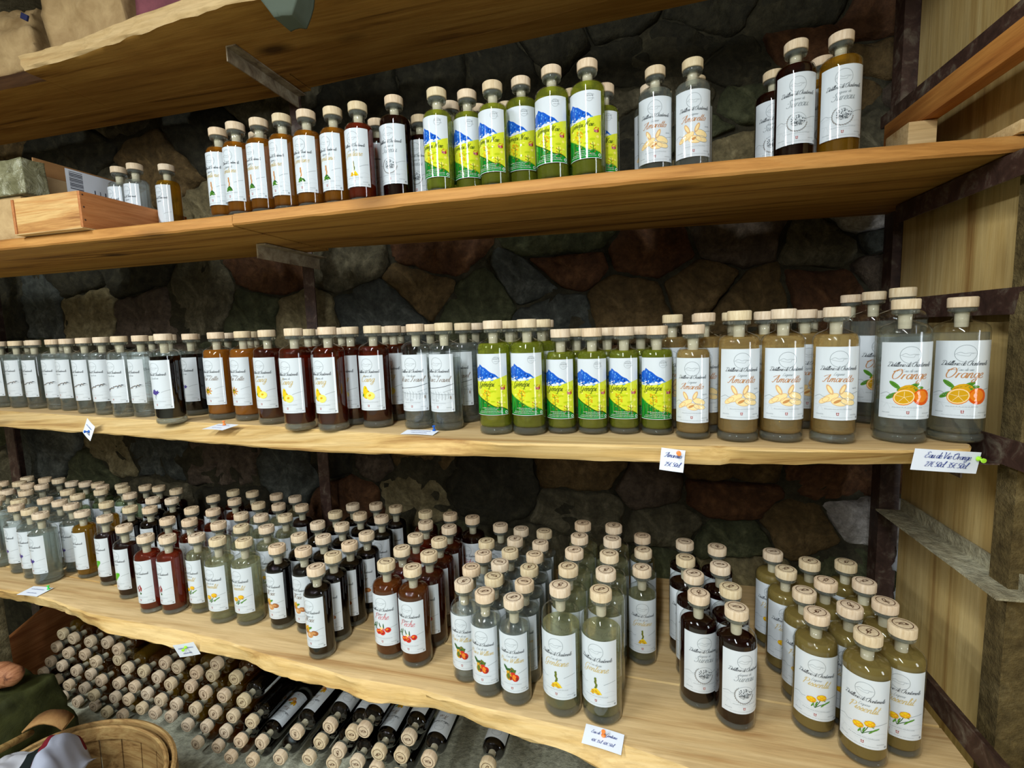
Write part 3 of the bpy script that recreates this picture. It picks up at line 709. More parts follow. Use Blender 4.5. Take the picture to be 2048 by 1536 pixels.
def fruit(A, kind, W_, z0, h):
    V = lambda t: z0 + h * (1 - t)
    s = W_ / .085 * (1.0 if kind in ('marc', 'amaretto', 'sprig') else 1.2)
    if kind == 'amaretto': s *= 1.12
    E = lambda u, t, a, b, c, l=2, rot=0, n=16: A.ellipse(u * s, V(t), a * s, b * s, c, l, rot, n)
    if kind == 'orange':
        for u, t, rt in ((-.016, .555, -.7), (-.019, .70, .6), (.005, .565, .5), (.010, .60, .2), (-.006, .60, .35)):
            E(u, t, .008, .003, 'leaf', 1, rt); A.line([(u * s - .006 * cos(rt), V(t) - .006 * sin(rt)), (u * s + .006 * cos(rt), V(t) + .006 * sin(rt))], .0006, 'darkleaf', 2, 0)
        E(.000, .66, .0125, .012, 'ochre', 2); E(.016, .71, .0115, .0115, 'deeporange', 3); E(.015, .70, .0085, .0085, 'orange', 4)
        E(-.005, .715, .0125, .011, 'orange', 4, .4); E(-.005, .712, .0118, .0102, 'cream', 5, .4); E(-.005, .712, .0105, .0088, 'ochre', 6, .4)
        for k in range(5): A.line([(-.005 * s, V(.712)), ((-.005 + .0095 * cos(k * 1.256 + .3)) * s, V(.712) + .008 * s * sin(k * 1.256 + .3))], .0007, 'cream', 7, 0)
    elif kind == 'amaretto':
        for u, t, a, b, rt in ((-.011, .69, .013, .0055, .5), (-.02, .73, .009, .004, .6), (.014, .665, .013, .0065, -.35), (.015, .745, .012, .0055, -.25), (.002, .745, .012, .007, -.15)):
            E(u, t, a, b, 'cream', 2, rt); A.ring
            A.line([((u + a * cos(x) * cos(rt) - b * sin(x) * sin(rt)) * s, V(t) + (a * cos(x) * sin(rt) + b * sin(x) * cos(rt)) * s) for x in [2 * pi * k / 14 for k in range(15)]], .0008, 'almond' if u < .01 else 'grey', 3, 0)
        for u, t, rt in ((-.012, .58, -1.1), (.006, .575, 1.15)):
            E(u, t, .0095, .0038, 'almond', 3, rt); E(u, t, .0068, .0020, 'cream', 4, rt)
        E(-.001, .74, .006, .0022, 'lightbrown', 4, .5)
        A.scrib(.026 * s, V(.57), .010, .003, 'grey', 3, 9)
    elif kind == 'coing':
        E(-.004, .70, .0095, .0095, 'ochre', 2); E(-.005, .645, .0055, .008, 'ochre', 2); E(-.006, .66, .0062, .013, 'yellow', 3)
        E(.005, .73, .0095, .0085, 'lemon', 4); E(.004, .72, .003, .0022, 'ochre', 5, .4); A.line([(-.005 * s, V(.60)), (-.004 * s, V(.572))], .0012, 'darkleaf', 4, 0); E(-.012, .72, .0035, .002, 'leaf', 3, 1)
    elif kind == 'zette':
        for k in range(9): E(-.006 + .008 * cos(k * .7), .70 + .056 * sin(k * .7), .0048, .0017, 'ochre' if k % 2 else 'lightbrown', 2, -k * .7)
        E(-.006, .70, .0045, .0055, 'olive', 3); E(-.005, .715, .0025, .003, 'ochre', 4)
    elif kind == 'marc':
        A.line([(-W_ * .48, V(.60)), (-W_ * .3, V(.592)), (W_ * .1, V(.57)), (W_ * .48, V(.515))], .0010, 'black', 3)
        A.line([(-W_ * .48, V(.66)), (0, V(.69)), (W_ * .48, V(.70))], .0008, 'grey', 3)
        E(-.034, .595, .006, .0018, 'black', 3); E(-.03, .59, .003, .0012, 'taupe', 4)
        r = random.Random(3)
        for k in range(9):
            u = -.030 + k * .0078; a = V(.60 + r.uniform(0, .04)); b = V(.76 + r.uniform(-.04, .05))
            A.line([(u, a), (u + .002, (a + b) / 2), (u - .001, b)], .0006, 'pale', 2); A.line([(u + .0025, a - .006), (u + .0045, (a + b) / 2), (u + .003, b - .004)], .0009, 'grey', 2)
        E(.033, .75, .0018, .0045, 'taupe', 3); E(-.012, .79, .004, .003, 'pale', 2); E(.0, .80, .005, .003, 'pale', 2)
    elif kind.startswith('gentiane'):
        flower = kind != 'gentiane_green'
        A.line([(0, V(.565)), (.0005, V(.66)), (-.0005, V(.75))], .0022 * s, 'ochre' if flower else 'brown', 2)
        r = random.Random(4)
        for k in range(10): E(r.uniform(-.001, .0015), .57 + k * .016, .0018, .0014, 'olive' if flower else 'lightbrown', 3)
        c1, c2 = ('yellow', 'ochre') if flower else ('darkleaf', 'leaf')
        A.poly([(-.010 * s, V(.815)), (-.005 * s, V(.80)), (.003 * s, V(.815)), (.010 * s, V(.81)), (.006 * s, V(.755)), (.001 * s, V(.715)), (-.004 * s, V(.74))], c1, 3)
        for k in range(9): E(r.uniform(-.0065, .0065), r.uniform(.755, .81), .0022, .0016, c2, 4, r.uniform(0, 3))
    elif kind == 'sureau':
        A.ring(0, V(.69), .0148 * s, .0006, 'grey', 2)
        r = random.Random(8)
        for k in range(34):
            a = 2.3 + k * .115; u = .0152 * cos(a) * s; v = V(.69) + .0152 * sin(a) * s
            A.ellipse(u, v, .0022, .0009, 'taupe' if k % 2 else 'grey', 3, a + (.9 if k % 2 else 2.2), 6)
        for k in range(90):
            a = r.uniform(0, 6.28); q = r.uniform(0, 1) ** .5
            A.ellipse((.0115 * q * cos(a) + .001) * s, V(.675) + .0085 * q * sin(a) * s, r.uniform(.0007, .0014), r.uniform(.0007, .0012), 'black' if r.random() < .55 else 'grey', 3, 0, 6)
        for k in range(8): A.line([((-.010 + k * .003) * s, V(.70)), ((-.006 + k * .0018) * s, V(.74))], .0005, 'taupe', 2, 0)
    elif kind in ('pissenlit', 'flower'):
        for p in (((-.001, .80), (.004, .72), (.0075, .64)), ((-.001, .80), (-.003, .74), (-.005, .69)), ((-.001, .80), (.006, .75), (.017, .70)), ((0, .80), (.001, .74), (.003, .70))):
            A.line([(a * s, V(t)) for a, t in p], .0012, 'darkleaf', 2)
        for u, t, rt in ((.014, .715, .7), (.017, .70, .6), (.010, .66, -.6), (-.004, .76, 1.1), (.001, .735, 1.3), (.010, .745, .8)): E(u, t, .0042, .0011, 'leaf', 3, rt)
        for u, t in ((-.006, .685), (.008, .63)):
            E(u, t, .0068, .0052, 'ochre', 4, .2); E(u - .0006, t - .006, .0052, .0036, 'yellow', 5, .2)
            for k in range(8): A.line([(u * s, V(t)), ((u + .0075 * cos(k * .8)) * s, V(t) + .0055 * s * sin(k * .8))], .0009, 'orange' if k % 2 else 'yellow', 6, 0)
    elif kind == 'noix':
        E(-.009, .665, .0066, .0066, 'brown', 2); E(.012, .70, .0085, .0062, 'brown', 2, -.3); E(.0, .735, .0085, .0078, 'lightbrown', 3, .2)
        E(.010, .695, .005, .003, 'lightbrown', 3, -.3); E(-.002, .73, .004, .004, 'almond', 4)
        for u, t, rt in ((-.008, .595, .9), (.0, .605, .5), (-.014, .615, 1.6), (-.004, .63, 1.2)): E(u, t, .0072, .0026, 'ochre' if rt > .8 else 'leaf', 3, rt)
    elif kind == 'peche':
        for u, t, rt in ((-.018, .60, 1.0), (-.012, .59, 1.3), (-.02, .64, .6), (-.004, .60, 1.9), (.004, .615, 1.6), (-.014, .66, 2.2)): E(u, t, .0068, .0012, 'darkleaf', 2, rt)
        for u, t in ((-.008, .725), (.001, .735), (.013, .68), (-.002, .71)): E(u, t, .0062, .0058, 'red', 3); E(u - .0015, t - .012, .0026, .0022, 'orange', 4); E(u + .001, t + .012, .0022, .0016, 'darkred', 4)
        E(0, .655, .004, .0032, 'cream', 3); E(.004, .67, .003, .0026, 'pink', 4)
    elif kind == 'poire':
        for u, t, c, c2, rt in ((-.005, .72, 'ochre', 'olive', 0), (.007, .735, 'red', 'orange', .25)):
            E(u, t, .0072, .0078, c, 3); E(u - .002 - rt * .01, t - .065, .0042, .0085, c, 3, rt); E(u - .002, t - .01, .0035, .0062, c2, 4, rt); E(u + .003, t + .02, .003, .004, 'darkred', 4)
        for u, t, rt in ((-.012, .575, -.9), (.003, .60, 2.2), (.002, .615, .2), (-.006, .595, .2)): E(u, t, .0072, .0026, 'darkleaf' if rt < 1 else 'olive', 4, rt)
        A.line([(-.005 * s, V(.66)), (-.002 * s, V(.60)), (.0, V(.57))], .0012, 'brown', 5, 0)
    elif kind == 'violette':
        for u, t in ((-.004, .63), (.004, .655), (-.001, .68), (-.006, .665)):
            for k in range(5): E(u + .0028 * cos(k * 1.26), t + .02 * sin(k * 1.26), .0024, .0014, 'purple', 3, -k * 1.26)
        A.line([(-.001, V(.67)), (-.003, V(.75)), (0, V(.80))], .0011, 'olive', 2); A.line([(.003, V(.68)), (.0, V(.76))], .0009, 'purple', 2)
    elif kind == 'sprig':
        A.line([(-.026 * s, V(.70)), (-.008 * s, V(.66)), (.010 * s, V(.62)), (.036 * s, V(.585))], .0010, 'black', 3)
        r = random.Random(6)
        for k in range(16):
            u = -.024 + k * .0036; A.ellipse(u * s, V(.695 - k * .0072) + r.uniform(-.003, .003), .0035, .0012, 'taupe' if k % 3 else 'black', 3, r.uniform(-.6, 1.2), 8)
        E(-.018, .665, .002, .0018, 'purple', 4); E(-.012, .71, .0022, .0016, 'purple', 4)
    elif kind == 'feuille':
        A.poly([(-.013 * s, V(.80)), (-.004 * s, V(.77)), (.003 * s, V(.70)), (.009 * s, V(.64)), (.009 * s, V(.585)), (.001 * s, V(.575)), (-.007 * s, V(.60)), (-.010 * s, V(.67))], 'brightgreen', 3)
        A.line([(-.011 * s, V(.79)), (-.002 * s, V(.68)), (.006 * s, V(.59))], .0008, 'leaf', 4, 0)
    elif kind == 'piment':
        for u, t, rt in ((-.004, .63, 1.3), (.003, .60, 1.8), (-.001, .68, 1.1), (.005, .66, 1.4)): E(u, t, .0062, .0018, 'darkred', 3, rt)
        E(.003, .755, .0022, .003, 'darkleaf', 3); A.line([(0, V(.70)), (.002, V(.79))], .001, 'taupe', 2, 0)

def genepi(A, W_, z0, h, title):
    V = lambda t: z0 + h * (1 - t)
    x = lambda k: k * W_ / 2
    us = [x(-.985 + 1.97 * i / 24) for i in range(25)]
    ip = lambda pts: (lambda u: V(interp(pts, u / (W_ / 2))))
    hill = ip([(-1, .445), (-.6, .452), (-.1, .44), (.3, .415), (.6, .385), (1, .35)])
    mtop = ip([(-1, .245), (-.86, .225), (-.8, .205), (-.7, .21), (-.6, .165), (-.52, .18), (-.36, .215), (-.28, .22), (-.2, .235), (-.02, .28), (.1, .305), (.3, .33), (.5, .39), (.56, .41), (1, .45)])
    mbot = ip([(-1, .42), (-.7, .40), (-.45, .43), (-.2, .395), (.1, .405), (.3, .37), (.55, .405), (1, .44)])
    fine = [x(-.985 + 1.55 * i / 48) for i in range(49)]
    A.band(fine, mtop, mbot, 'blue', 1)
    r = random.Random(2)
    for k in range(26):
        a = r.uniform(-.95, .3); t = r.uniform(.2, .4)
        if V(t) < mtop(x(a)) - .004 and V(t) > mbot(x(a)) + .002:
            A.ellipse(x(a), V(t), r.uniform(.0008, .002), r.uniform(.0012, .003), r.choice(['skyblue', 'white', 'deepblue', 'deepblue', 'skyblue']), 2, r.uniform(-.8, .8), 8)
    for k in range(10):
        a = -.9 + k * .15; A.ellipse(x(a), V(.405 + .02 * sin(k * 2)), .0034, .0014, 'skyblue' if k % 2 else 'white', 2, .3 * sin(k), 8)
    floor_ = lambda u: z0 + .0012
    mead = ip([(-1, .64), (-.85, .665), (-.55, .715), (-.3, .755), (-.1, .79), (.1, .83), (.3, .86), (.55, .865), (.75, .88), (1, .925)])
    A.band(us, hill, lambda u: mead(u) - .002, 'hill', 1); A.band(us, mead, floor_, 'meadow', 1)
    for k in range(22):
        a = r.uniform(-.9, .9); t = r.uniform(.5, .8)
        if V(t) > mead(x(a)) + .006: A.ellipse(x(a), V(t), r.uniform(.002, .007), r.uniform(.001, .003), r.choice(['hilldark', 'lemon', 'hilldark']), 2, r.uniform(-.3, .2), 10)
    for k in range(26):
        a = r.uniform(-.95, .2); b0 = z0 + .003; b1 = min(mead(x(a)) - .002, z0 + r.uniform(.01, .045))
        if b1 > b0 + .004: A.line([(x(a), b0), (x(a) + r.uniform(-.002, .002), b1)], .0011, r.choice(['meadowdark', 'leaf', 'meadowdark']), 2, 0)
    cx, cv = x(-.18), V(.67)
    for k in range(26):
        a = r.uniform(0, 6.28); q = r.uniform(0, 1) ** .6; A.ellipse(cx + .0095 * q * cos(a), cv + .013 * q * sin(a), .0019, .0016, r.choice(['yellow', 'ochre', 'yellow']), 3, 0, 7)
    for px, top, bot in ((-.18, .60, .97), (.5, .76, .97)):
        A.line([(x(px), V(top)), (x(px) + .001, V((top + bot) / 2)), (x(px) - .0008, V(bot))], .0011, 'olive' if px < 0 else 'meadowdark', 4)
        for k in range(7):
            t = top + .03 + k * (bot - top) * .11; A.line([(x(px), V(t + .02)), (x(px) + (.005 if k % 2 else -.005), V(t))], .0008, 'olive', 4, 0); A.ellipse(x(px) + (.005 if k % 2 else -.005), V(t), .0011, .0011, 'ochre' if px < 0 else 'roof', 4, 0, 6)
    hu, hv = x(.68), V(.55 if len(title) < 7 else .585)
    A.poly([(hu - .006, hv + .0005), (hu - .001, hv + .0058), (hu + .0075, hv + .0045), (hu + .004, hv - .0004)], 'roof', 3)
    A.poly([(hu - .005, hv - .0045), (hu - .005, hv + .001), (hu + .003, hv - .0005), (hu + .003, hv - .0055)], 'pink', 4)
    A.poly([(hu + .003, hv - .0055), (hu + .003, hv - .0005), (hu + .0062, hv + .001), (hu + .0062, hv - .004)], 'darkred', 4)
    A.ellipse(hu - .003, hv - .003, .0008, .0014, 'black', 5, 0, 6)
    A.ring(x(.36), V(.105), .0078, .0005, 'grey', 2, 18); A.scrib(x(.36), V(.09), .012, .0018, 'black', 3, 4); A.scrib(x(.38), V(.068), .009, .0014, 'grey', 3, 5); A.scrib(x(.36), V(.125), .008, .0014, 'grey', 3, 6)
    A.text(title, x(-.06 if len(title) > 6 else -.22), V(.535) + .001, .0140 if len(title) < 7 else .0112, 'olive', 5, .10)
    for k, (t, ww) in enumerate(((.885, .45), (.912, .3), (.94, .6), (.965, .7))): A.scrib(x(-.02), V(t), W_ * ww, .0016, 'white', 5, k)
    A.ring(x(.86), V(.955), .0026, .0012, 'white', 5, 10)
    A.line([(x(.93), V(.45)), (x(.93), V(.66))], .0008, 'olive', 3, 0)

# ------------------------------------------------------------------ bottle meshes
SIZE = {'L': (.262, .039, .047, .187, .086), 'S': (.2375, .0342, .036, .170, .077), 'F': (.247, .0387, .042, .176, .086), 'N': (.279, .0413, .046, .19, .090),
        'O': (.272, .0424, .048, .192, .094), 'X': (.298, .0430, .05, .20, .094)}
def body_profile(H, R, d=0.0, base=.0):
    b = []
    b += [(0, base), (R - .007 - d, base), (R - .0025 - d, base + .0018), (R - d, base + .0065)]
    b += [(R - d, H - .064), (R - .0008 - d, H - .0585), (R - .0035 - d, H - .0532), (R - .0085 - d, H - .0488), (R - .0155 - d * .8, H - .0455), (.0152 - d * .5, H - .0420)]
    return b
_mc = {}
def glass_mesh(sz):
    if ('g', sz) in _mc: return _mc['g', sz]
    H, R = SIZE[sz][:2]; bm = bmesh.new(); bt = .0165 if sz in 'LOXN' else .012
    lathe(bm, body_profile(H, R) + [(.0142, H - .039), (.0142, H - .0295), (.0160, H - .0280)], 30)
    lathe(bm, [(0, .0012), (R - .0085, .0012), (R - .004, .003), (R - .0012, .0068), (R - .0012, bt - .003), (R - .004, bt), (R * .5, bt + .0005), (0, bt + .0005)], 30, 1)
    lathe(bm, [(.0118, H - .0285), (.0165, H - .0285), (.0203, H - .0272), (.0213, H - .0250), (.0213, H - .0215), (.0200, H - .0198), (.0118, H - .0198), (.0118, H - .0285)], 26, 1)
    _mc['g', sz] = from_bm('glass_body', bm, [M['glass'], LQ['solidglass']], True, 60); return _mc['g', sz]
def liquid_mesh(sz, col, fill):
    key = ('l', sz, col, fill)
    if key in _mc: return _mc[key]
    H, R = SIZE[sz][:2]; d = .0022; b0 = .0176 if sz in 'LOXN' else .0130
    pr = body_profile(H, R, d, b0); zf = H - {0: .052, 1: .066, 2: .085}[fill]
    out = []
    for (r1, z1), (r2, z2) in zip(pr, pr[1:]):
        out.append((r1, z1))
        if z2 >= zf:
            t = (zf - z1) / max(1e-6, z2 - z1); out.append((r1 + (r2 - r1) * t, zf)); break
    rr = out[-1][0]
    out += [(rr - .0012, zf + .0003), (0, zf - .0004)]
    bm = bmesh.new(); lathe(bm, out, 30)
    me = from_bm('liquid', bm, [LQ[col]], True, 50)
    _mc[key] = me; return me
def stopper_mesh(sz):
    if ('s', sz) in _mc: return _mc['s', sz]
    H = SIZE[sz][0]; bm = bmesh.new()
    lathe(bm, [(0, H - .0195), (.0215, H - .0195), (.0226, H - .0185), (.0228, H - .002), (.0215, H - .0003), (.0205, H), (0, H)], 28)
    lathe(bm, [(0, H - .056), (.0098, H - .056), (.0104, H - .054), (.0112, H - .0196)], 20, 1)
    _mc['s', sz] = from_bm('stopper', bm, [M['stopper'], M['cork']], True, 40); return _mc['s', sz]
def burn_mesh(sz, var=0):
    if ('b', sz, var) in _mc: return _mc['b', sz, var]
    A = Art(); H = SIZE[sz][0]; INK['burn'] = M['burn']
    A.ring(0, 0, .0158, .0013, 'burn', 1, 24)
    if var == 0:
        A.line([(-.011, -.003), (-.005, .000), (.000, .0045), (.006, .0050), (.0085, .002), (.004, -.001), (-.002, -.0035), (-.006, -.0052), (-.0035, -.001), (.001, .002)], .0013, 'burn', 1)
        A.ellipse(.0055, .0032, .0024, .0015, 'burn', 1, .3, 8)
    else:
        A.line([(-.003, -.0105), (-.001, -.005), (-.0035, .000), (-.001, .0055), (.003, .0085), (.0045, .0045), (.002, .001), (.0035, -.004), (.0005, -.0075)], .0014, 'burn', 1)
        A.ellipse(-.0005, -.002, .0016, .0034, 'burn', 1, .25, 8); A.line([(.003, .0085), (.0065, .0065)], .0011, 'burn', 1, 0)
    me = A.build('burnt_mark', lambda u, v, l: (u, v, H + .0004)); _mc['b', sz, var] = me; return me
def cyl(R): return lambda u, v, l: ((R + .0007 + .00015 * l) * sin(u / R), -(R + .0007 + .00015 * l) * cos(u / R), v)
def label_mesh(sz):
    if ('p', sz) in _mc: return _mc['p', sz]
    H, R, z0, z1, W_ = SIZE[sz]; bm = bmesh.new(); n = 22; f = cyl(R); rows = []
    for i in range(n + 1):
        u = -W_ / 2 + W_ * i / n; rows.append([bm.verts.new(f(u, z0, 0)), bm.verts.new(f(u, z1, 0))])
    for a, b in zip(rows, rows[1:]): bm.faces.new((a[0], b[0], b[1], a[1]))
    _mc['p', sz] = from_bm('label', bm, [M['paper']]); return _mc['p', sz]
KIND = {  # sub, title, colour, size, art
 'orange': ('Eau de vie', 'Orange', 'copper', .017, 'orange'), 'amaretto': ('Liqueur', 'Amaretto', 'copper', .0142, 'amaretto'),
 'marc': ('Eau de vie', "Marc Travel", 'taupe', .0135, 'marc'), 'coing': ('Liqueur de', 'Coing', 'gold', .0165, 'coing'),
 'zette': ('Liqueur', "Mar Zette", 'taupe', .0135, 'zette'), 'gentiane': ('Eau de vie', 'Gentiane', 'gold', .0145, 'gentiane'),
 'gentiane_green': ('Liqueur de', 'Gentiane', 'gold', .0145, 'gentiane_green'), 'sureau': ('Liqueur de', 'Sureau', 'grey', .0145, 'sureau'),
 'pissenlit': ('Liqueur', 'Pissenlit', 'gold', .0145, 'pissenlit'), 'flower': ('Eau de vie', 'Pissenlit', 'gold', .0135, 'flower'),
 'noix': ('Liqueur de', 'Noix', 'taupe', .0165, 'noix'), 'peche': ('Liqueur de', 'Pêche', 'pink', .0165, 'peche'),
 'poire': ('Eau de vie', 'Poire William', 'gold', .0118, 'poire'), 'violette': ('Eau de vie', '', 'purple', .012, 'violette'),
 'sprig': ('Eau de vie', '', 'black', .012, 'sprig'), 'feuille': ('Liqueur', '', 'leaf', .012, 'feuille'), 'piment': ('Liqueur', '', 'darkred', .012, 'piment'),
 'plain': ('Liqueur', '', 'grey', .012, ''),
}
def print_mesh(kind, sz):
    if ('a', kind, sz) in _mc: return _mc['a', kind, sz]
    H, R, z0, z1, W_ = SIZE[sz]; A = Art(); h = z1 - z0
    if kind.startswith('genepi'): genepi(A, W_, z0, h, 'Génépi' if kind == 'genepi' else 'Génépi Noir')
    else:
        sub, title, tc, ts, art = KIND[kind]
        template(A, W_, z0, h, sub, title, tc, ts * W_ / .086, len(kind)); fruit(A, art, W_, z0, h)
    me = A.build('label_print', cyl(R)); _mc['a', kind, sz] = me; return me
BOTTLES = []
def bottle(name, kind, sz, liq, x, y, z, az=-7, fill=0, tilt=None, label=True, burn=True):
    o = empty(name, (x, y, z))
    g = mesh_obj('glass_body', glass_mesh(sz), o)
    mesh_obj('liquid', liquid_mesh(sz, liq, fill), o)
    s = mesh_obj('stopper', stopper_mesh(sz), o)
    s.rotation_euler.z = random.uniform(0, 6.28)
    if burn:
        mesh_obj('burnt_mark', burn_mesh(sz, random.randint(0, 1)), s).rotation_euler.z = random.uniform(-.9, .5) - s.rotation_euler.z
    if label:
        l = mesh_obj('label', label_mesh(sz), o); l.rotation_euler.z = radians(az)
        mesh_obj('label_print', print_mesh(kind, sz), l)
    if tilt is not None: o.rotation_euler = tilt
    return o

# ------------------------------------------------------------------ where every bottle stands
B = []     # shelf, kind, size, liquid, x, y, mobility, az, fill
def cap(shelf, kind, sz, liq, lst, k=1.0, fill=0, mob=.3, dz=0.0, az=None):
    z = {2: S2, 3: S3, 4: S4}[shelf]
    for u, v in lst:
        p = at_z(u, v, z + SIZE[sz][0] - dz)
        B.append([shelf, kind, sz, liq, p.x, p.y, mob, az, fill])
def base(kind, sz, liq, lst, fill=0, az=None, mob=.15):
    for u, v in lst:
        p = at_z(u, v, S3); d = Vector((p.x, p.y)).normalized() * SIZE[sz][1] * .95
        B.append([3, kind, sz, liq, p.x + d.x, p.y + d.y, mob, az, fill])
def behind(kind, sz, liq, lst, fill=0):
    for u, y in lst:
        p = at_y(u, 655, y); B.append([3, kind, sz, liq, p.x, y, 1.0, None, fill])
def reg(ox, oy, k, s): return [(ox + float(a.split(',')[0]) / k, oy + float(a.split(',')[1]) / k) for a in s.split()]
# upper shelf (caps seen from below: aim at the middle of the stopper)
cap(2, 'plain', 'S', 'clear', [(238.6, 351), (270.7, 344.5)], dz=.01, mob=0)
cap(2, 'plain', 'S', 'gold', [(333, 338)], dz=.01, mob=0)
cap(2, 'gentiane_green', 'S', 'amber', [(456.5, 249.6), (516.6, 250.2), (561.7, 240.8), (608.9, 232), (665.2, 228.5)], dz=.01)
cap(2, 'gentiane', 'S', 'red', [(715, 218.9)], dz=.01)
cap(2, 'gentiane_green', 'S', 'amber', [(439, 267), (501, 270)], dz=.01, mob=1)
cap(2, 'sureau', 'S', 'dark', [(753.6, 251), (830.7, 240.8)], dz=.01, mob=1)
cap(2, 'sureau', 'L', 'dark', [(790.6, 207)], dz=.01)
cap(2, 'genepi_noir', 'S', 'green', [(875.9, 183.3), (932.3, 192.9), (989, 183.3)], dz=.01)
cap(2, 'genepi_noir', 'L', 'green', [(1043.7, 168.6), (1105.2, 152.5), (1169.1, 140.6)], dz=.01)
cap(2, 'genepi_noir', 'S', 'green', [(908.7, 218), (956.2, 222), (1009, 216), (1067, 200), (1128.8, 185), (1196.4, 176.5)], dz=.01, mob=1)
cap(2, 'amaretto', 'L', 'clear', [(1309.9, 150.8), (1385, 133.7)], dz=.01)
cap(2, 'amaretto', 'L', 'clear', [(1301, 178), (1391, 168)], dz=.01, mob=1)
cap(2, 'sureau', 'L', 'dark', [(1592, 98)], dz=.01); cap(2, 'sureau', 'L', 'gold', [(1682.6, 81.6)], dz=.01)
cap(2, 'sureau', 'L', 'dark', [(1547, 156)], dz=.01, mob=1); cap(2, 'sureau', 'L', 'gold', [(1643.7, 130)], dz=.01, mob=1)
# middle shelf
base('sprig', 'L', 'clear', [(-58, 805), (-22, 809), (13, 812), (50, 815), (88, 817), (124, 819), (152, 821), (186, 826.7), (221, 829.6), (259, 834), (297, 834)])
base('violette', 'L', 'black', [(345.7, 848.7), (398.5, 831)], fill=1)
base('zette', 'L', 'orange', [(448.3, 840), (501, 842.2)], fill=0)
base('coing', 'L', 'redbrown', [(549.4, 849.5), (603, 862), (669, 863.4), (713, 851.3), (757.5, 856.7), (796.4, 842)])
base('marc', 'L', 'clear', [(842.6, 859.4), (895.8, 862.1)], fill=2); base('marc', 'L', 'clear', [(937.4, 844.6), (955, 836.6)], mob=.6)
base('genepi', 'L', 'green', [(995.2, 870.6), (1059.7, 872)]); base('genepi', 'S', 'green', [(1129.4, 869.1), (1187.1, 870), (1246.6, 869.1), (1310.2, 871.2)])
base('amaretto', 'S', 'honey', [(1387.8, 877.9)]); base('amaretto', 'L', 'honey', [(1473.7, 886), (1559.8, 886.7), (1662.7, 888.6)])
base('orange', 'O', 'clear', [(1796.2, 887.6), (1906.3, 886.7)], fill=1, az=-13)
behind('sprig', 'L', 'clear', [(-10, 1.41), (35, 1.42), (100, 1.40), (165, 1.41), (232, 1.38), (300, 1.36), (328, 1.30), (354, 1.26), (381, 1.33), (405, 1.28), (448, 1.35)])
behind('zette', 'L', 'orange', [(498, 1.28), (509, 1.37)])
behind('coing', 'L', 'redbrown', [(614, 1.24), (629, 1.33), (682, 1.22), (773, 1.28), (799, 1.36), (700, 1.31)])
behind('marc', 'L', 'clear', [(860, 1.22), (885, 1.30)])
behind('genepi', 'L', 'green', [(1013, 1.14), (1027, 1.24), (1078, 1.14), (1090, 1.24)]); behind('genepi', 'S', 'green', [(1148, 1.15), (1221, 1.12), (1283, 1.13), (1330, 1.22)])
behind('amaretto', 'L', 'honey', [(1360, 1.18), (1391, 1.12), (1414, 1.22), (1447, 1.18), (1514, 1.20), (1527, 1.28), (1590, 1.20), (1607, 1.28), (1626, 1.36)])
behind('orange', 'X', 'clear', [(1802, 1.16), (1745, 1.27), (1700, 1.38)], fill=1)
# lowest shelf
R1 = lambda s: reg(0, 880, 4.544, s); R2 = lambda s: reg(350, 920, 4.544, s); R3 = lambda s: reg(700, 960, 4.544, s); R4 = lambda s: reg(850, 1000, 4.096, s); R5 = lambda s: reg(1250, 1000, 3.15, s)
cap(4, 'violette', 'F', 'clear', R1('365,660 265,625 145,592 30,500 540,550 645,580 -60,560'), fill=1)
cap(4, 'violette', 'F', 'clear', R1('405,530 165,540 250,440 140,430 40,405 165,365 275,350 365,355 485,365 415,312 605,300 730,305 70,255 630,455'), fill=1, mob=.5)
cap(4, 'plain', 'S', 'gold', R1('745,645 965,565'))
cap(4, 'feuille', 'S', 'dark', R1('950,690 1125,775'), fill=1); cap(4, 'feuille', 'S', 'black', R1('1180,605 1360,610 1385,525 1560,530'), fill=0)
cap(4, 'sprig', 'S', 'herb', R1('740,480 885,450 1180,485 855,385 990,400 1120,430 1040,270 1170,280 1325,310'), mob=.5)
cap(4, 'noix', 'S', 'dark', R1('1395,410 1600,445 1595,345'), mob=.5)
cap(4, 'piment', 'S', 'red', R1('1320,865 1520,870')); cap(4, 'piment', 'S', 'redbrown', R1('1520,710 1720,720 1740,615 1935,630 1935,510') + R2('530,275 540,355'), mob=.4)
cap(4, 'flower', 'S', 'straw', R1('1785,860')); cap(4, 'flower', 'F', 'straw', R1('1975,890') + R2('625,720'), fill=1)
cap(4, 'flower', 'S', 'straw', R2('394,568 600,595 830,600 600,485 780,500 1000,500 757,390 940,400 1090,330'), mob=.4)
cap(4, 'noix', 'S', 'dark', R2('705,285 920,310 1150,410'), mob=.4)
cap(4, 'noix', 'S', 'black', R2('925,775 1165,800 1280,965 1435,850'))
cap(4, 'noix', 'S', 'black', R2('1125,675 1345,690 1585,750 1740,660 1295,565 1515,580 1455,470 1680,485 1615,400 1825,395 1875,510 2005,420'), mob=.4)
cap(4, 'peche', 'F', 'chestnut', R3('330,735 568,785')); cap(4, 'peche', 'F', 'redbrown', R3('468,615 715,660 595,500 810,535 687,380 900,420 685,285 910,305'), mob=.4)
cap(4, 'peche', 'F', 'dark', R3('1112,335'), mob=.4)
cap(4, 'poire', 'S', 'clear', R3('1040,915 1237,1000 1488,1045'), fill=1)
cap(4, 'poire', 'S', 'clear', R3('1100,790 1305,870 1578,920 1360,750 1625,800 1212,660 1455,640 1670,675 1240,550 1500,530 1730,565 1370,405 1560,440 1757,460'), fill=1, mob=.4)
cap(4, 'gentiane', 'N', 'straw', R4('1107,690 1442,725'), fill=2, az=-14); cap(4, 'gentiane', 'N', 'straw', R4('1173,540 1480,575 1230,405 1502,430 1267,285 1533,310 1298,195 1537,210'), fill=1, mob=.4)
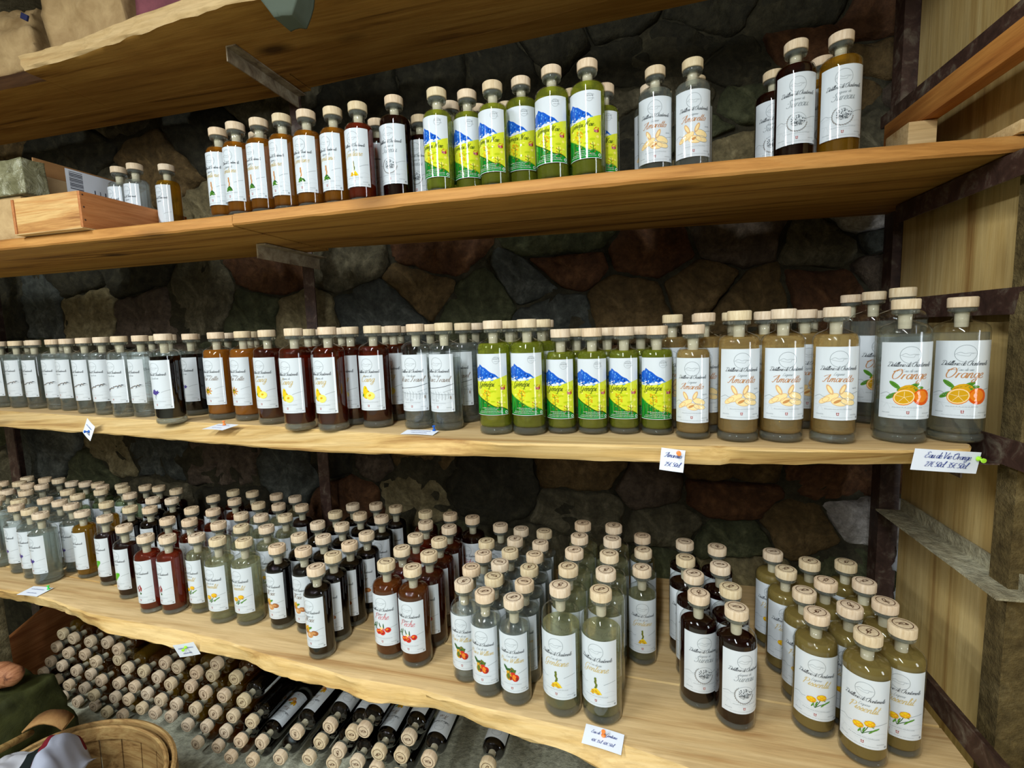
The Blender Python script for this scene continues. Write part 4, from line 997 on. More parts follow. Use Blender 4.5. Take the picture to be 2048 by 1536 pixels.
cap(4, 'gentiane', 'S', 'straw', R4('1777,550'), fill=1, az=-4); cap(4, 'gentiane', 'S', 'straw', R4('1787,405 1780,290'), fill=1, mob=.4)
cap(4, 'sureau', 'F', 'dark', R5('467,583 700,672'), fill=1, az=10); cap(4, 'sureau', 'F', 'dark', R5('432,460 665,545 382,360 600,405 377,260 580,292'), mob=.4, fill=1)
cap(4, 'pissenlit', 'F', 'olive', R5('1228,690 1540,825 1735,775'), az=-18); cap(4, 'pissenlit', 'F', 'olive', R5('1140,575 1415,665 1615,645 1022,435 1275,505 1492,515 937,325 1167,380 1383,390'), mob=.4, az=-18)

def relax(items):
    for it in range(400):
        moved = 0
        for i in range(len(items)):
            for j in range(i):
                a, b = items[i], items[j]
                need = SIZE[a[2]][1] + SIZE[b[2]][1] + .0022
                dx, dy = a[4] - b[4], a[5] - b[5]; d = hypot(dx, dy)
                if d < need:
                    if d < 1e-5: dx, dy, d = 1e-4, 1e-3, 1e-3
                    w_ = a[6] + b[6]
                    if w_ == 0: continue
                    q = (need - d) / d * .6 / w_
                    a[4] += dx * q * a[6]; a[5] += dy * q * a[6]; b[4] -= dx * q * b[6]; b[5] -= dy * q * b[6]; moved = 1
        for a in items:
            if a[6] == 0: continue
            r = SIZE[a[2]][1]
            if a[0] == 3: a[5] = min(a[5], 1.545 - r - .02); a[4] = min(a[4], .655 - r)
            if a[0] == 4: a[5] = min(a[5], 1.555 - r - .02); a[4] = min(a[4], .605 - r)
            if a[0] == 4: a[5] = max(a[5], g4(a[4]) + r + .012)
            if a[0] == 2: a[5] = max(a[5], 1.075 + r); a[4] = max(a[4], -1.42)
        if not moved: break
for sh in (2, 3, 4): relax([b for b in B if b[0] == sh])

DESC = {'plain_clear': 'small clear bottle with cut-off white label', 'plain_gold': 'small gold bottle with a plain white label',
 'gentiane_green_amber': 'amber bottle with green gentian plant label', 'gentiane_red': 'dark red bottle with yellow gentian label', 'sureau_dark': 'dark purple-red bottle with grey wreath label',
 'sureau_gold': 'golden bottle with grey wreath label', 'genepi_noir_green': 'green bottle with blue mountain label', 'genepi_green': 'green bottle with blue mountain label', 'amaretto_clear': 'clear bottle with pale almond label',
 'amaretto_honey': 'honey-coloured bottle with almond label', 'sprig_clear': 'clear bottle with grey sprig label', 'violette_black': 'black bottle with small violet label', 'zette_orange': 'orange-brown bottle with star flower label',
 'coing_redbrown': 'red-brown bottle with yellow quince label', 'marc_clear': 'clear bottle with grey line-drawing label', 'orange_clear': 'large clear bottle with orange fruit label', 'violette_clear': 'clear bottle with purple flower label',
 'feuille_dark': 'dark red bottle with green leaf label', 'feuille_black': 'black bottle behind green leaf bottles', 'sprig_herb': 'greenish bottle with sprig label', 'noix_dark': 'dark red-black bottle at the back', 'piment_red': 'bright red bottle with chilli label',
 'piment_redbrown': 'red-brown bottle with chilli label', 'flower_straw': 'pale clear bottle with dandelion label', 'noix_black': 'black bottle with brown walnut label', 'peche_chestnut': 'chestnut bottle with red peach label',
 'peche_redbrown': 'red-brown bottle with peach label', 'peche_dark': 'dark bottle with white label behind peach bottles', 'poire_clear': 'clear bottle with red pear label', 'gentiane_straw': 'pale straw bottle with yellow gentian label', 'pissenlit_olive': 'cloudy olive bottle with dandelion label'}
ORD = ['first', 'second', 'third', 'fourth', 'fifth', 'sixth', 'seventh', 'eighth', 'ninth', 'tenth', 'eleventh', 'twelfth', 'thirteenth', 'fourteenth', 'fifteenth', 'sixteenth', 'seventeenth', 'eighteenth', 'nineteenth', 'twentieth', 'twenty-first', 'twenty-second', 'twenty-third', 'twenty-fourth', 'twenty-fifth', 'twenty-sixth', 'twenty-seventh', 'twenty-eighth', 'twenty-ninth', 'thirtieth']
SHN = {2: 'upper', 3: 'middle', 4: 'lowest'}
def rows_of(items, key, gap):
    items = sorted(items, key=key); rows = []
    for it in items:
        if rows and key(it) - key(rows[-1][0]) < gap: rows[-1].append(it)
        else: rows.append([it])
    return rows
groups = {}
for b in B: groups.setdefault((b[0], b[1] + '_' + b[3]), []).append(b)
rz = random.Random(3)
for (sh, key), items in groups.items():
    slope = {2: -.0, 3: .11, 4: .10}[sh]
    rows = rows_of(items, lambda b: b[5] + slope * b[4], .062)
    for ri, row in enumerate(rows):
        row.sort(key=lambda b: b[4])
        for ci, b in enumerate(row):
            _, kind, sz, liq, x, y, mob, az, fill = b
            z = {2: S2 + (.001 if x > XJ else 0), 3: S3, 4: S4}[sh]
            if sh == 2 and x < -1.46: z = S2 + .013
            a = (az if az is not None else -7) + rz.uniform(-7, 7)
            o = bottle('liqueur_bottle' if liq not in ('clear', 'straw') else 'spirit_bottle', kind, sz, liq, x, y, z + .0004, a, fill)
            rown = 'front' if ri == 0 else ORD[ri]
            if len(items) == 1: lab = '%s on the %s shelf' % (DESC[key], SHN[sh])
            elif len(rows) == 1: lab = '%s, %s from left, %s shelf' % (DESC[key], ORD[ci], SHN[sh])
            else: lab = '%s, %s from left in %s row, %s shelf' % (DESC[key], ORD[ci], rown, SHN[sh])
            tag(o, lab, 'bottle', '%s bottles on the %s shelf' % (kind.replace('_', ' '), SHN[sh]))

# ------------------------------------------------------------------ bottles lying stacked on the floor, stoppers towards the room
def pile_pt(u, v):
    y = 1.3
    for _ in range(8):
        p = at_y(u, v, y); y = 1.254 - .128 * (p.x + 1.37)
    return p
PL = reg(0, 1150, 3.938, """480,475 585,500 705,520 845,540 925,590 405,590 525,615 635,650 760,680 890,690 1000,730 1110,770 360,700 470,730 575,765 690,800 800,835 915,870 1035,905 1155,940 1265,985
310,815 420,845 525,870 640,910 750,945 865,985 980,1010 1105,1055 1220,1085 285,905 350,960 485,975 590,1015 705,1050 815,1090 925,1125 1265,710 1375,755 1525,780 1705,710 1650,820 1835,825
1225,820 1340,865 1475,900 1625,930 1765,950 1920,985 1530,1065 1660,1105 1800,1140 1950,1185 1440,1205 1600,1220 1740,1265 1885,1300 1375,1035 1535,1350 1680,1380 1810,1430 1320,1140""")
PR = reg(450, 1250, 3.413, '235,830 180,930 370,910 500,735 630,830 565,925 705,705 760,870 850,760 960,720 710,965 895,945 1040,880 1190,920 1260,800 1380,910 1030,985 1790,1000 860,1040 1180,1020')
pile = []
for (u, v), right in [(p, 0) for p in PL] + [(p, 1) for p in PR]:
    p = pile_pt(u, v); pile.append([p.x, p.y, p.z, right or u > 470, u, right and any(abs(u - 450 - a / 3.413) < 1 for a in (235, 500, 705, 850, 960, 1040, 1260, 1380, 1790))])
# two lower courses carry what the frame cuts off at the bottom right
for k in range(300):
    for i in range(len(pile)):
        for j in range(i):
            a, b = pile[i], pile[j]; dx, dz = a[0] - b[0], a[2] - b[2]; d = hypot(dx, dz)
            if d < .0712:
                q = (.0712 - d) / max(d, 1e-4) * .3
                a[0] += dx * q; a[2] += dz * q; b[0] -= dx * q; b[2] -= dz * q
    for a in pile: a[2] = max(a[2], .036)
prow = rows_of([p for p in pile], lambda p: p[2], .058)
gold_seen = {}
for ri, row in enumerate(prow):
    row.sort(key=lambda p: p[0])
    for ci, (x, y, z, right, u, lb) in enumerate(row):
        y = 1.254 - .128 * (x + 1.37) + random.uniform(-.012, .012)
        if right: liq, kind = 'black', 'noix'
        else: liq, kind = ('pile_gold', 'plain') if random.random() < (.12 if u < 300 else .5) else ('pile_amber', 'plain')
        H = SIZE['S'][0]
        o = bottle('lying_bottle', kind, 'S', liq, x, y + H, z, (180 if lb else 0) + random.uniform(-25, 25), 0, (pi / 2, 0, random.uniform(-.03, .03)), label=bool(right))
        tag(o, '%s lying bottle, stopper outward, %s from left in %s row up, floor stack' % ('black' if right else ('amber-gold' if liq == 'pile_gold' else 'brown-amber'), ORD[ci], ORD[ri] if ri else 'bottom'),
            'bottle', 'bottles lying stacked on the floor')

def scrap(u, v, w_, h_, lab, sd):
    p = at_y(u, v, 1.562); bm = bmesh.new(); n = 6
    g = [[bm.verts.new(((i / n - .5) * w_ * (1 - .5 * j / n) + .006 * nz((i, j, 0), .8, sd), .006 * nz((i, j, 1), .7, sd), (j / n - .5) * h_ + .008 * nz((i, j, 2), .6, sd))) for j in range(n + 1)] for i in range(n + 1)]
    for i in range(n):
        for j in range(n): bm.faces.new((g[i][j], g[i + 1][j], g[i + 1][j + 1], g[i][j + 1]))
    bmesh.ops.solidify(bm, geom=bm.faces[:], thickness=.001)
    o = mesh_obj('paper_scrap', from_bm('paper_scrap', bm, M['card'])); o.location = p; tag(o, lab, 'paper', None)
scrap(1804, 1118, .05, .075, 'torn white paper scrap stuck between rear right upright and partition', 1)
scrap(1800, 1182, .03, .06, 'smaller white paper scrap low in the gap beside the partition', 2)

# ------------------------------------------------------------------ price tags with coloured pins
def pin_mesh(col, hue):
    if ('pin', hue) in _mc: return _mc['pin', hue]
    bm = bmesh.new()
    lathe(bm, [(0, 0), (.0045, 0), (.0045, .0015), (.002, .003), (.002, .008), (.0042, .0095), (.0042, .0115), (0, .012)], 12)
    lathe(bm, [(0, -.006), (.0005, -.0055), (.0005, 0)], 6)
    _mc['pin', hue] = from_bm('pin', bm, simple('pin_' + hue, col, .35), True, 40); return _mc['pin', hue]
PINC = {'lime': srgb(176, 240, 60), 'orange': srgb(250, 140, 60), 'blue': srgb(30, 96, 190), 'green': srgb(60, 220, 90)}
def price_tag(c, right, up, w_, h_, lines, pin, pinpos, label, size=.011):
    c, right, up = Vector(c), Vector(right).normalized(), Vector(up).normalized()
    up = (up - right * up.dot(right)).normalized(); nrm = right.cross(up)
    e = empty('price_tag', c); e.rotation_euler = Matrix((right, up, nrm)).transposed().to_euler()
    bm = bmesh.new(); n = 8; rows = []
    for i in range(n + 1):
        x = -w_ / 2 + w_ * i / n; zz = .0012 * sin(i / n * pi)
        rows.append([bm.verts.new((x, -h_ / 2, zz)), bm.verts.new((x, h_ / 2, zz)), bm.verts.new((x, h_ / 2, zz - .0004)), bm.verts.new((x, -h_ / 2, zz - .0004))])
    for a, b in zip(rows, rows[1:]):
        for k in range(4): bm.faces.new((a[k], b[k], b[(k + 1) % 4], a[(k + 1) % 4]))
    bm.faces.new(rows[0]); bm.faces.new(rows[-1][::-1])
    bmesh.ops.recalc_face_normals(bm, faces=bm.faces)
    cd = mesh_obj('card', from_bm('card', bm, M['card'], False), e)
    A = Art()
    for k, t in enumerate(lines):
        if t == '~':
            A.scrib(0, h_ * (.14 - .40 * k), w_ * (.62 - .2 * k), .004, 'inkblue', 1, k); continue
        A.text(t, 0, h_ * (.12 - .40 * k), size, 'inkblue', 1, .085, gap=.9)
    mesh_obj('card_print', A.build('card_print', lambda u, v, l: (u, v, .0014 + .0003 + .0001 * l)), cd)
    pn = mesh_obj('pin', pin_mesh(PINC[pin], pin), e); pn.location = (pinpos[0] * w_ / 2, pinpos[1] * h_ / 2, .002)
    tag(e, label, 'price tag', 'price tags pinned to the shelves'); return e
def fy3(x): return min(interp(f3t, x), interp(f3b, x))
def ptag(u, v, z, off, **k):
    p = at_z(u, v, z); return p
x = at_z(1352, 900, S3).x; price_tag((x - .005, fy3(x) - .006, S3 - .026), (1, -.03, -.10), (.05, .1, 1), .045, .044, ['Amaretto', '25€ 50cl'], 'orange', (.45, .72), 'square white amaretto price tag with orange pin on the middle shelf edge', .0098)
x = at_z(1874, 895, S3).x; price_tag((x, fy3(x) - .008, S3 - .018), (1, .18, -.085), (0, -.1, 1), .112, .040, ['Eau de Vie Orange', '27€ 50cl  35€ 50cl'], 'lime', (.92, .45), 'long white orange spirit price tag with lime pin, middle shelf', .0115)
x = at_z(147, 850, S3).x; price_tag((x, fy3(x) - .007, S3 - .022), (1, -.3, -.5), (.3, .1, 1), .055, .05, ['~', '~'], 'blue', (.3, -.1), 'tilted white price tag with blue pin below the clear bottles')
p = at_z(441, 856, S3); price_tag((p.x, p.y, S3 + .003), (1, -.1, 0), (.1, 1, .1), .075, .05, ['~', '~'], 'orange', (0, .5), 'white price tag lying flat under the orange-brown bottles, orange pin')
p = at_z(838, 868, S3); price_tag((p.x, p.y + .004, S3 + .003), (1, -.05, 0), (.1, 1, .1), .085, .034, ['~', '~'], 'blue', (.75, .8), 'white price tag lying flat before line-drawing bottles, blue pin', .0105)
p = at_z(62, 1188, S4); price_tag((p.x, p.y + .012, S4 + .003), (1, .05, 0), (-.1, 1, .05), .085, .05, ['~', '~'], 'green', (.85, .6), 'white price tag lying flat on lowest shelf, bright green pin')
x = at_z(375, 1275, S4).x; price_tag((x, min(g4(x), h4(x)) - .008, S4 - .032), (1, .1, .22), (-.2, -.25, 1), .068, .044, ['~', '~'], 'lime', (.15, .5), 'white price tag with lime pin hanging on live edge, lowest shelf', .0098)
p = at_z(1206, 1482, S4); price_tag((p.x, p.y + .002, S4 + .003), (1, -.14, -.02), (.1, 1, .18), .078, .042, ['Eau de Vie Gentiane', '40€ 35cl  60€ 50cl'], 'orange', (0, .25), 'white gentian price tag with orange pin on lowest shelf front edge', .0072)

# ------------------------------------------------------------------ crate, carton and wrapped pack on the upper shelf
x0, x1, y0, y1, z0, z1 = -1.715, -1.462, 1.045, 1.375, S2 + .004, S2 + .102
cr = tag(empty('wooden_crate', ((x0 + x1) / 2, y0, z0)), 'small open wooden bottle crate with dark grain at upper shelf left', 'crate')
def cpart(nm, lo, hi, mat):
    o = quick_box(nm, lo, hi, mat, None, .0015); return under(o, cr)
cpart('front_panel', (x0 + .003, y0, z0), (x1 - .010, y0 + .011, z1), M['crate_wood'])
cpart('side_panel', (x1 - .009, y0 - .001, z0), (x1, y1, z1 - .001), M['crate_side_wood']); cpart('side_panel', (x0 - .007, y0 - .002, z0), (x0 + .002, y1, z1 - .002), M['crate_side_wood'])
cpart('back_panel', (x0 + .003, y1 - .010, z0), (x1 - .010, y1, z1), M['crate_wood'])
cpart('bottom_panel', (x0 - .006, y0 - .003, z0 - .0035), (x1 - .001, y1, z0 - .0002), M['pale_wood'])
for zz in (z0 + .02, z0 + .055, z0 + .088):
    bm = bmesh.new(); lathe(bm, [(.0022, 0), (.0022, .0008), (0, .001)], 8)
    n = mesh_obj('nail', from_bm('nail', bm, M['steel'])); n.location = (x1, y0 + .006, zz); n.rotation_euler = (0, pi / 2, 0); under(n, cr)
def cardboard(name, a, b):
    m, nt, N, L, P = newmat(name); mp = mapping(N, L, (1, 1, 1)); n = noise(N, L, mp, 14, 5, .6, .4)
    r = ramp(N, L, n.outputs[0], [(.3, a), (.7, b)]); L.new(r.outputs[0], P.inputs['Base Color'])
    P.inputs['Roughness'].default_value = .75; P.inputs['Specular IOR Level'].default_value = .2; bump(N, L, P, n.outputs[0], .5, .01); return m
M['carton'] = cardboard('brown_cardboard', srgb(164, 136, 98), srgb(184, 156, 116)); M['kraft'] = cardboard('kraft_paper', srgb(166, 134, 90), srgb(206, 174, 126))
M['flap'] = cardboard('inner_cardboard', srgb(150, 108, 66), srgb(168, 124, 78))
cb = tag(empty('carton', (-1.93, 1.14, S2)), 'brown cardboard carton with white barcode label behind the wooden crate', 'box')
X1 = at_y(63, 330, 1.14).x; ZT = at_y(63, 345, 1.14).z
under(quick_box('carton_body', (X1 - .30, 1.14, S2 + .001), (X1, 1.52, ZT), M['carton'], None, .003), cb)
fl = quick_box('flap', (X1 - .004, 1.145, ZT - .002), (X1 + .001, 1.515, at_y(63, 313, 1.14).z), M['flap'], None, .001); fl.rotation_euler = (0, 0, 0); under(fl, cb)
yb = 1.30
lab = quick_box('shipping_label', (X1 + .0012, at_x(130, 350, X1).y, S2 + .01), (X1 + .002, 1.50, at_x(130, 336, X1).z), M['card'], None, .0005); under(lab, cb)
yl = at_x(130, 350, X1).y; zl = at_x(130, 336, X1).z
A = Art()
for k in range(11): A.poly([(yl + .010, zl - .006 - k * .0052), (yl + .050, zl - .006 - k * .0052), (yl + .050, zl - .006 - k * .0052 - (.0034 if k % 3 else .002)), (yl + .010, zl - .006 - k * .0052 - (.0034 if k % 3 else .002))], 'barcode', 1)
for k in range(7): A.line([(yl + .085 + k * .017, zl - .05), (yl + .085 + k * .017, zl - .075)], .0022 if k % 2 else .004, 'barcode', 1, 0)
lp = mesh_obj('label_print', A.build('label_print', lambda u, v, l: (X1 + .0024 + .0002 * l, u, v))); lp.parent = lab; lp.matrix_parent_inverse = Matrix.Translation(-cb.location) if False else Matrix.Identity(4)
lp.matrix_parent_inverse = Matrix.Translation(cb.location) @ Matrix.Identity(4) if False else Matrix.Identity(4)
lp.location = -lab.location if False else (0, 0, 0)
pack = tag(empty('wrapped_pack', (-1.9, 1.1, S2)), 'clear plastic-wrapped pack on kraft box at left edge of upper shelf', 'package')
def crumple(name, lo, hi, amp, fr, mat, seed=0, n=14, bulge=.0, pinch=None):
    """a soft box: subdivided faces pushed about by noise, bulging sides"""
    bm = bmesh.new(); bmesh.ops.create_cube(bm, size=1); bmesh.ops.subdivide_edges(bm, edges=bm.edges, cuts=n, use_grid_fill=True)
    lo, hi = Vector(lo), Vector(hi); c = (lo + hi) / 2; s = hi - lo
    for v in bm.verts:
        p = v.co.copy(); q = Vector((p.x * s.x, p.y * s.y, p.z * s.z))
        k = 1 + bulge * (1 - (2 * p.z) ** 2)
        q.x *= k; q.y *= k
        if pinch: f = max(0, (p.z + .5 - pinch[0]) / (1 - pinch[0])); q.x *= 1 - (1 - pinch[1]) * f; q.y *= 1 - (1 - pinch[2]) * f
        d = Vector((nz(q, fr, seed), nz(q, fr, seed + 1), nz(q, fr, seed + 2))) + .5 * Vector((nz(q, fr * 2.3, seed + 3), nz(q, fr * 2.3, seed + 4), nz(q, fr * 2.3, seed + 5)))
        cr_ = abs(nz(q, fr * 1.6, seed + 6)); cr2 = abs(nz(q, fr * 3.7, seed + 8)); d += p.normalized() * ((min(cr_, .22) - .11) * 2.2 + (min(cr2, .16) - .08) * 1.1)
        if p.z < -.49: d.z = 0
        v.co = c + q + d * amp
    zmin = min(v.co.z for v in bm.verts)
    for v in bm.verts: v.co.z += lo.z - zmin
    return mesh_obj(name, from_bm(name, bm, mat))
kx1 = at_y(47, 430, 1.085).x
o = quick_box('kraft_box', (kx1 - .34, 1.085, S2 + .001), (kx1 - .002, 1.135, at_y(20, 393, 1.085).z - .001), M['kraft'], None, .004); under(o, pack)
M['plastic'] = simple('clouded_plastic_film', srgb(158, 158, 132), .18, .6)
def plast():
    m, nt, N, L, P = newmat('clouded_plastic'); mp = mapping(N, L, (1, 1, 1)); n = noise(N, L, mp, 18, 5, .65, 1.0)
    r = ramp(N, L, n.outputs[0], [(.3, srgb(96, 92, 64)), (.55, srgb(142, 138, 106)), (.75, srgb(190, 190, 164))]); L.new(r.outputs[0], P.inputs['Base Color'])
    P.inputs['Roughness'].default_value = .15; bump(N, L, P, n.outputs[0], .8, .02); return m
zt0 = at_y(20, 393, 1.085).z
o = crumple('plastic_wrap', (kx1 - .36, 1.075, zt0), (at_y(62, 380, 1.09).x, 1.135, at_y(30, 322, 1.09).z), .003, 10, plast(), 4); under(o, pack)

# ------------------------------------------------------------------ paper bags on the topmost shelf
ZB = S1 + .001
a = at_y(-70, 100, 1.27); b = at_y(78, 100, 1.27); o = crumple('paper_bag', (a.x, 1.25, ZB), (b.x, 1.5, ZB + .24), .022, 8, M['kraft'], 1, 16, .05, (.5, .75, .5))
tag(o, 'crumpled kraft paper bag at the far left of the topmost shelf', 'bag')
a = at_y(100, 60, 1.22); b = at_y(268, 60, 1.22); o = crumple('paper_bag', (a.x + .01, 1.21, ZB), (b.x - .012, 1.46, ZB + .34), .016, 8, M['kraft'], 7, 16, .04, (.6, .9, .6))
tag(o, 'larger kraft paper bag with folded corner beside the magenta sack', 'bag')
M['magenta'] = cardboard('magenta_plastic', srgb(110, 62, 70), srgb(146, 84, 92))
a = at_y(282, 30, 1.20); b = at_y(452, 30, 1.20); o = crumple('plastic_sack', (a.x, 1.19, ZB), (b.x, 1.44, ZB + .28), .012, 9, M['magenta'], 12, 14, .02)
tag(o, 'faded magenta plastic sack on the topmost shelf', 'bag')
M['navy'] = simple('navy_cloth', srgb(34, 38, 84), .8); M['slate'] = simple('slate_cloth', srgb(88, 96, 84), .9, .1)
p = at_y(65, 42, 1.245); bm = bmesh.new(); box(bm, (-.014, -.004, -.009), (.014, .003, .009), .002, 0, Matrix.Rotation(.5, 3, 'Y'))
o = mesh_obj('tape_tab', from_bm('tape_tab', bm, M['navy'])); o.location = p + Vector((0, -.02, 0)); tag(o, 'small navy blue tab stuck between the two kraft bags', 'tab')
p = at_y(565, 10, 1.03); o = crumple('cloth_corner', (p.x - .052, 1.022, p.z - .028), (p.x + .052, 1.075, p.z + .16), .006, 12, M['slate'], 20, 12, 0, None)
for v in o.data.vertices:
    t = max(0, 1 - (v.co.z - (p.z - .03)) / .05); v.co.x = p.x + (v.co.x - p.x) * (1 - .62 * min(1, t)) + .004 * t
tag(o, 'grey-green cloth corner hanging over the topmost shelf edge', 'cloth')

# ------------------------------------------------------------------ floor corner at lower left
def basket():
    cx, cy, a, b_, H0, H1 = -1.56, .90, .275, .20, .02, .30
    e = tag(empty('wooden_basket', (cx, cy, 0), radians(-8)), 'oval bent-wood basket with staves standing before the lying bottles', 'basket')
    def ring_(name, z0, z1, off, th, mat):
        bm = bmesh.new(); n = 48; rows = []
        for i in range(n):
            t = 2 * pi * i / n; rows.append([bm.verts.new(((a + o_) * cos(t), (b_ + o_) * sin(t), z)) for o_, z in ((off, z0), (off + th, z0), (off + th, z1 - .003), (off + th / 2, z1), (off, z1 - .003))])
        for i in range(n):
            A_, B_ = rows[i], rows[(i + 1) % n]
            for k in range(5): bm.faces.new((A_[k], B_[k], B_[(k + 1) % 5], A_[(k + 1) % 5]))
        bmesh.ops.recalc_face_normals(bm, faces=bm.faces)
        return mesh_obj(name, from_bm(name, bm, mat, True, 40), e)
    ring_('rim', H1 - .045, H1 + .006, .006, .013, M['basket_wood']); ring_('inner_rim', H1 - .042, H1 + .002, -.014, .012, M['basket_wood']); ring_('base_hoop', .03, .06, .006, .008, M['basket_wood'])
    n = 22; me = None
    for i in range(n):
        t0, t1 = 2 * pi * (i + .03) / n, 2 * pi * (i + .97) / n
        bm = bmesh.new(); q = []
        for o_ in (-.002, .005):
            for t in (t0, (t0 + t1) / 2, t1): q.append([bm.verts.new(((a + o_) * cos(t) * f, (b_ + o_) * sin(t) * f, z)) for z, f in ((H0, .93), (H1 - .01, 1.0))])
        for k in (0, 1): bm.faces.new((q[k][0], q[k + 1][0], q[k + 1][1], q[k][1])); bm.faces.new((q[k + 3][0], q[k + 3][1], q[k + 4][1], q[k + 4][0]))
        bm.faces.new((q[0][0], q[0][1], q[3][1], q[3][0])); bm.faces.new((q[2][0], q[5][0], q[5][1], q[2][1]))
        mesh_obj('stave', from_bm('stave', bm, M['basket_wood'], False), e)
    bm = bmesh.new(); lathe(bm, [(0, .012), (.9, .012), (.93, .02), (0, .024)], 36)
    for v in bm.verts: v.co.x *= a; v.co.y *= b_
    mesh_obj('bottom', from_bm('bottom', bm, M['basket_wood']), e)
    return cx, cy
bx, by = basket()
M['sackcloth'] = cardboard('brown_sacking', srgb(120, 104, 70), srgb(156, 138, 98)); M['olive_sack'] = cardboard('dark_olive_cloth', srgb(34, 36, 14), srgb(62, 64, 28))
o = crumple('folded_sacking', (bx - .05, by - .12, .03), (bx + .16, by + .11, .225), .022, 9, M['sackcloth'], 31, 12, .02, (.5, .75, .6)); tag(o, 'folded brown sacking lying inside the oval wooden basket', 'cloth')
def cloth():
    M['white_cloth'] = simple('white_cloth', srgb(226, 226, 232), .85, .1)
    m, nt, N, L, P = newmat('printed_cloth'); mp = mapping(N, L, (1, 1, 1))
    n = noise(N, L, mp, 5, 2, .5, .4); tc = N.new('ShaderNodeTexCoord'); sp = N.new('ShaderNodeSeparateXYZ'); L.new(tc.outputs['Object'], sp.inputs[0])
    ad = N.new('ShaderNodeMath'); ad.operation = 'MULTIPLY_ADD'; ad.inputs[1].default_value = 1.0
    sc_ = N.new('ShaderNodeMath'); sc_.operation = 'MULTIPLY'; sc_.inputs[1].default_value = .18; L.new(n.outputs[0], sc_.inputs[0])
    L.new(sp.outputs[0], ad.inputs[0]); L.new(sc_.outputs[0], ad.inputs[2])
    r = ramp(N, L, ad.outputs[0], [(0, srgb(228, 228, 234)), (.168, srgb(228, 228, 234)), (.173, srgb(22, 34, 34)), (.222, srgb(22, 34, 34)), (.227, srgb(150, 30, 46)), (.25, srgb(150, 30, 46)), (.255, srgb(216, 220, 236))])
    r.color_ramp.interpolation = 'CONSTANT'
    L.new(r.outputs[0], P.inputs['Base Color']); P.inputs['Roughness'].default_value = .85; return m
p = at_z(100, 1512, .34)
bm = bmesh.new(); n = 34; g = []
for i in range(n + 1):
    row = []
    for j in range(n + 1):
        u, v = i / n, j / n; q = Vector((u * .26, v * .2, 0))
        z = .03 * sin(u * 9 + v * 3) + .05 * nz(q, 9, 3) + .02 * nz(q, 26, 4) + .05 * sin(pi * u) * sin(pi * v) - .09 * (max(0, u - .75) + max(0, v - .85) + max(0, .12 - u))
        row.append(bm.verts.new((q.x + .03 * nz(q, 7, 5), q.y + .03 * nz(q, 7, 6), z)))
    g.append(row)
for i in range(n):
    for j in range(n): bm.faces.new((g[i][j], g[i + 1][j], g[i + 1][j + 1], g[i][j + 1]))
bmesh.ops.solidify(bm, geom=bm.faces[:], thickness=.003)
o = mesh_obj('tea_towel', from_bm('tea_towel', bm, cloth())); o.scale = (.92, .92, 1); o.location = (p.x - .13, p.y - .13, .318); o.rotation_euler = (0, 0, .2)
tag(o, 'crumpled white cloth with black and red patches on the basket rim', 'cloth')
bm = bmesh.new(); A0 = at_z(-40, 1520, .36); A1 = at_z(62, 1466, .30); tube(bm, [A0 + (A1 - A0) * t for t in (0, .25, .5, .75, 1)], [.011, .0115, .011, .0112, .0105], 12)
o = mesh_obj('wooden_stick', from_bm('wooden_stick', bm, M['stick_wood'])); tag(o, 'round pale wooden stick leaning at the lower left corner', 'stick')
p = at_z(95, 1472, .345); bm = bmesh.new(); n = 10; rows = []
for i in range(n + 1):
    t = -.1 + 1.5 * i / n; rows.append([bm.verts.new((.05 * sin(t * 1.2 - .6), w_ * .022 + .003 * nz((i, w_, 0), .7), .05 * cos(t * 1.2 - .6) - .05 + h_)) for w_ in (-1, 1) for h_ in (0, .005)])
for a_, b__ in zip(rows, rows[1:]):
    for k, l in ((0, 1), (1, 3), (3, 2), (2, 0)): bm.faces.new((a_[k], b__[k], b__[l], a_[l]))
M['leather'] = cardboard('brown_leather', srgb(128, 84, 52), srgb(176, 138, 84))
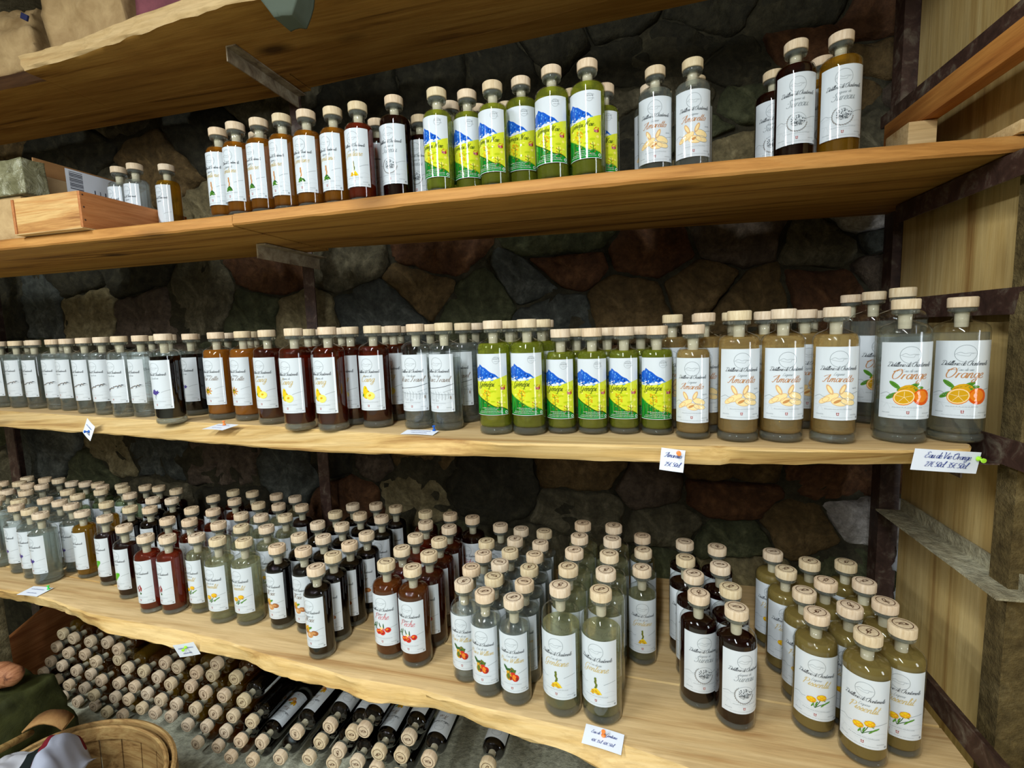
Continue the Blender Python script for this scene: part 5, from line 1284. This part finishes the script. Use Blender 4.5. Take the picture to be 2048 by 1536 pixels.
o = mesh_obj('leather_strap', from_bm('leather_strap', bm, M['leather'])); o.location = (p.x, p.y, .405); o.rotation_euler = (0, 0, .5); o.scale = (1.3, 1.3, 1.3); tag(o, 'curled brown leather strap on the white cloth', 'strap')
a = at_z(-40, 1400, .3); b = at_z(72, 1440, .3)
o = crumple('dark_sack', (b.x - .30, b.y - .12, .0), (b.x - .012, b.y + .10, .40), .018, 8, M['olive_sack'], 41, 14, .05, (.5, .8, .8)); tag(o, 'dark olive cloth sack standing beside the floor stack', 'sack')
M['striped'] = wood('striped_log_wood', srgb(190, 134, 96), srgb(160, 104, 70), srgb(86, 50, 34), 0, .6, 'y', 2.5)
p = at_z(20, 1362, .44); bm = bmesh.new(); tube(bm, [Vector((p.x - .14, p.y - .03, .452)), Vector((p.x - .04, p.y, .455)), Vector((p.x + .012, p.y + .01, .452)), Vector((p.x + .03, p.y + .012, .45))], [.04, .042, .03, .008], 14)
o = mesh_obj('firewood_log', from_bm('firewood_log', bm, M['striped'])); tag(o, 'reddish-brown split log end on the dark olive sack', 'log')
sx = min(p[0] for p in pile) - .045
sb = quick_box('stack_side_board', (sx - .022, 1.345, .0), (sx, 1.66, .40), M['crate_side_wood'], None, .004); tag(sb, 'brown side board holding the stack of lying bottles on the left', 'board')
for v in sb.data.vertices:
    if v.co.z > .3: v.co.z -= .5 * max(0, 1.6 - v.co.y)
gb = quick_box('grey_stone_post', (at_y(14, 1230, 1.24).x - .2, 1.10, 0), (at_y(14, 1230, 1.24).x, 1.24, S4 - .05), ST['t'], None, .012); tag(gb, 'rough grey stone block under the lowest shelf at the left edge', 'stone block')
p = at_y(30, 1293, 1.55); bm = bmesh.new(); bmesh.ops.create_icosphere(bm, subdivisions=2, radius=.02)
for v in bm.verts: v.co *= 1 + .12 * nz(v.co, 40); v.co.z *= .6
o = mesh_obj('plastic_ball', from_bm('plastic_ball', bm, simple('yellow_green_plastic', srgb(190, 206, 60), .5))); o.location = (p.x, 1.62, p.z)
tag(o, 'small yellow-green plastic ball in the dark under the lowest shelf', 'ball')
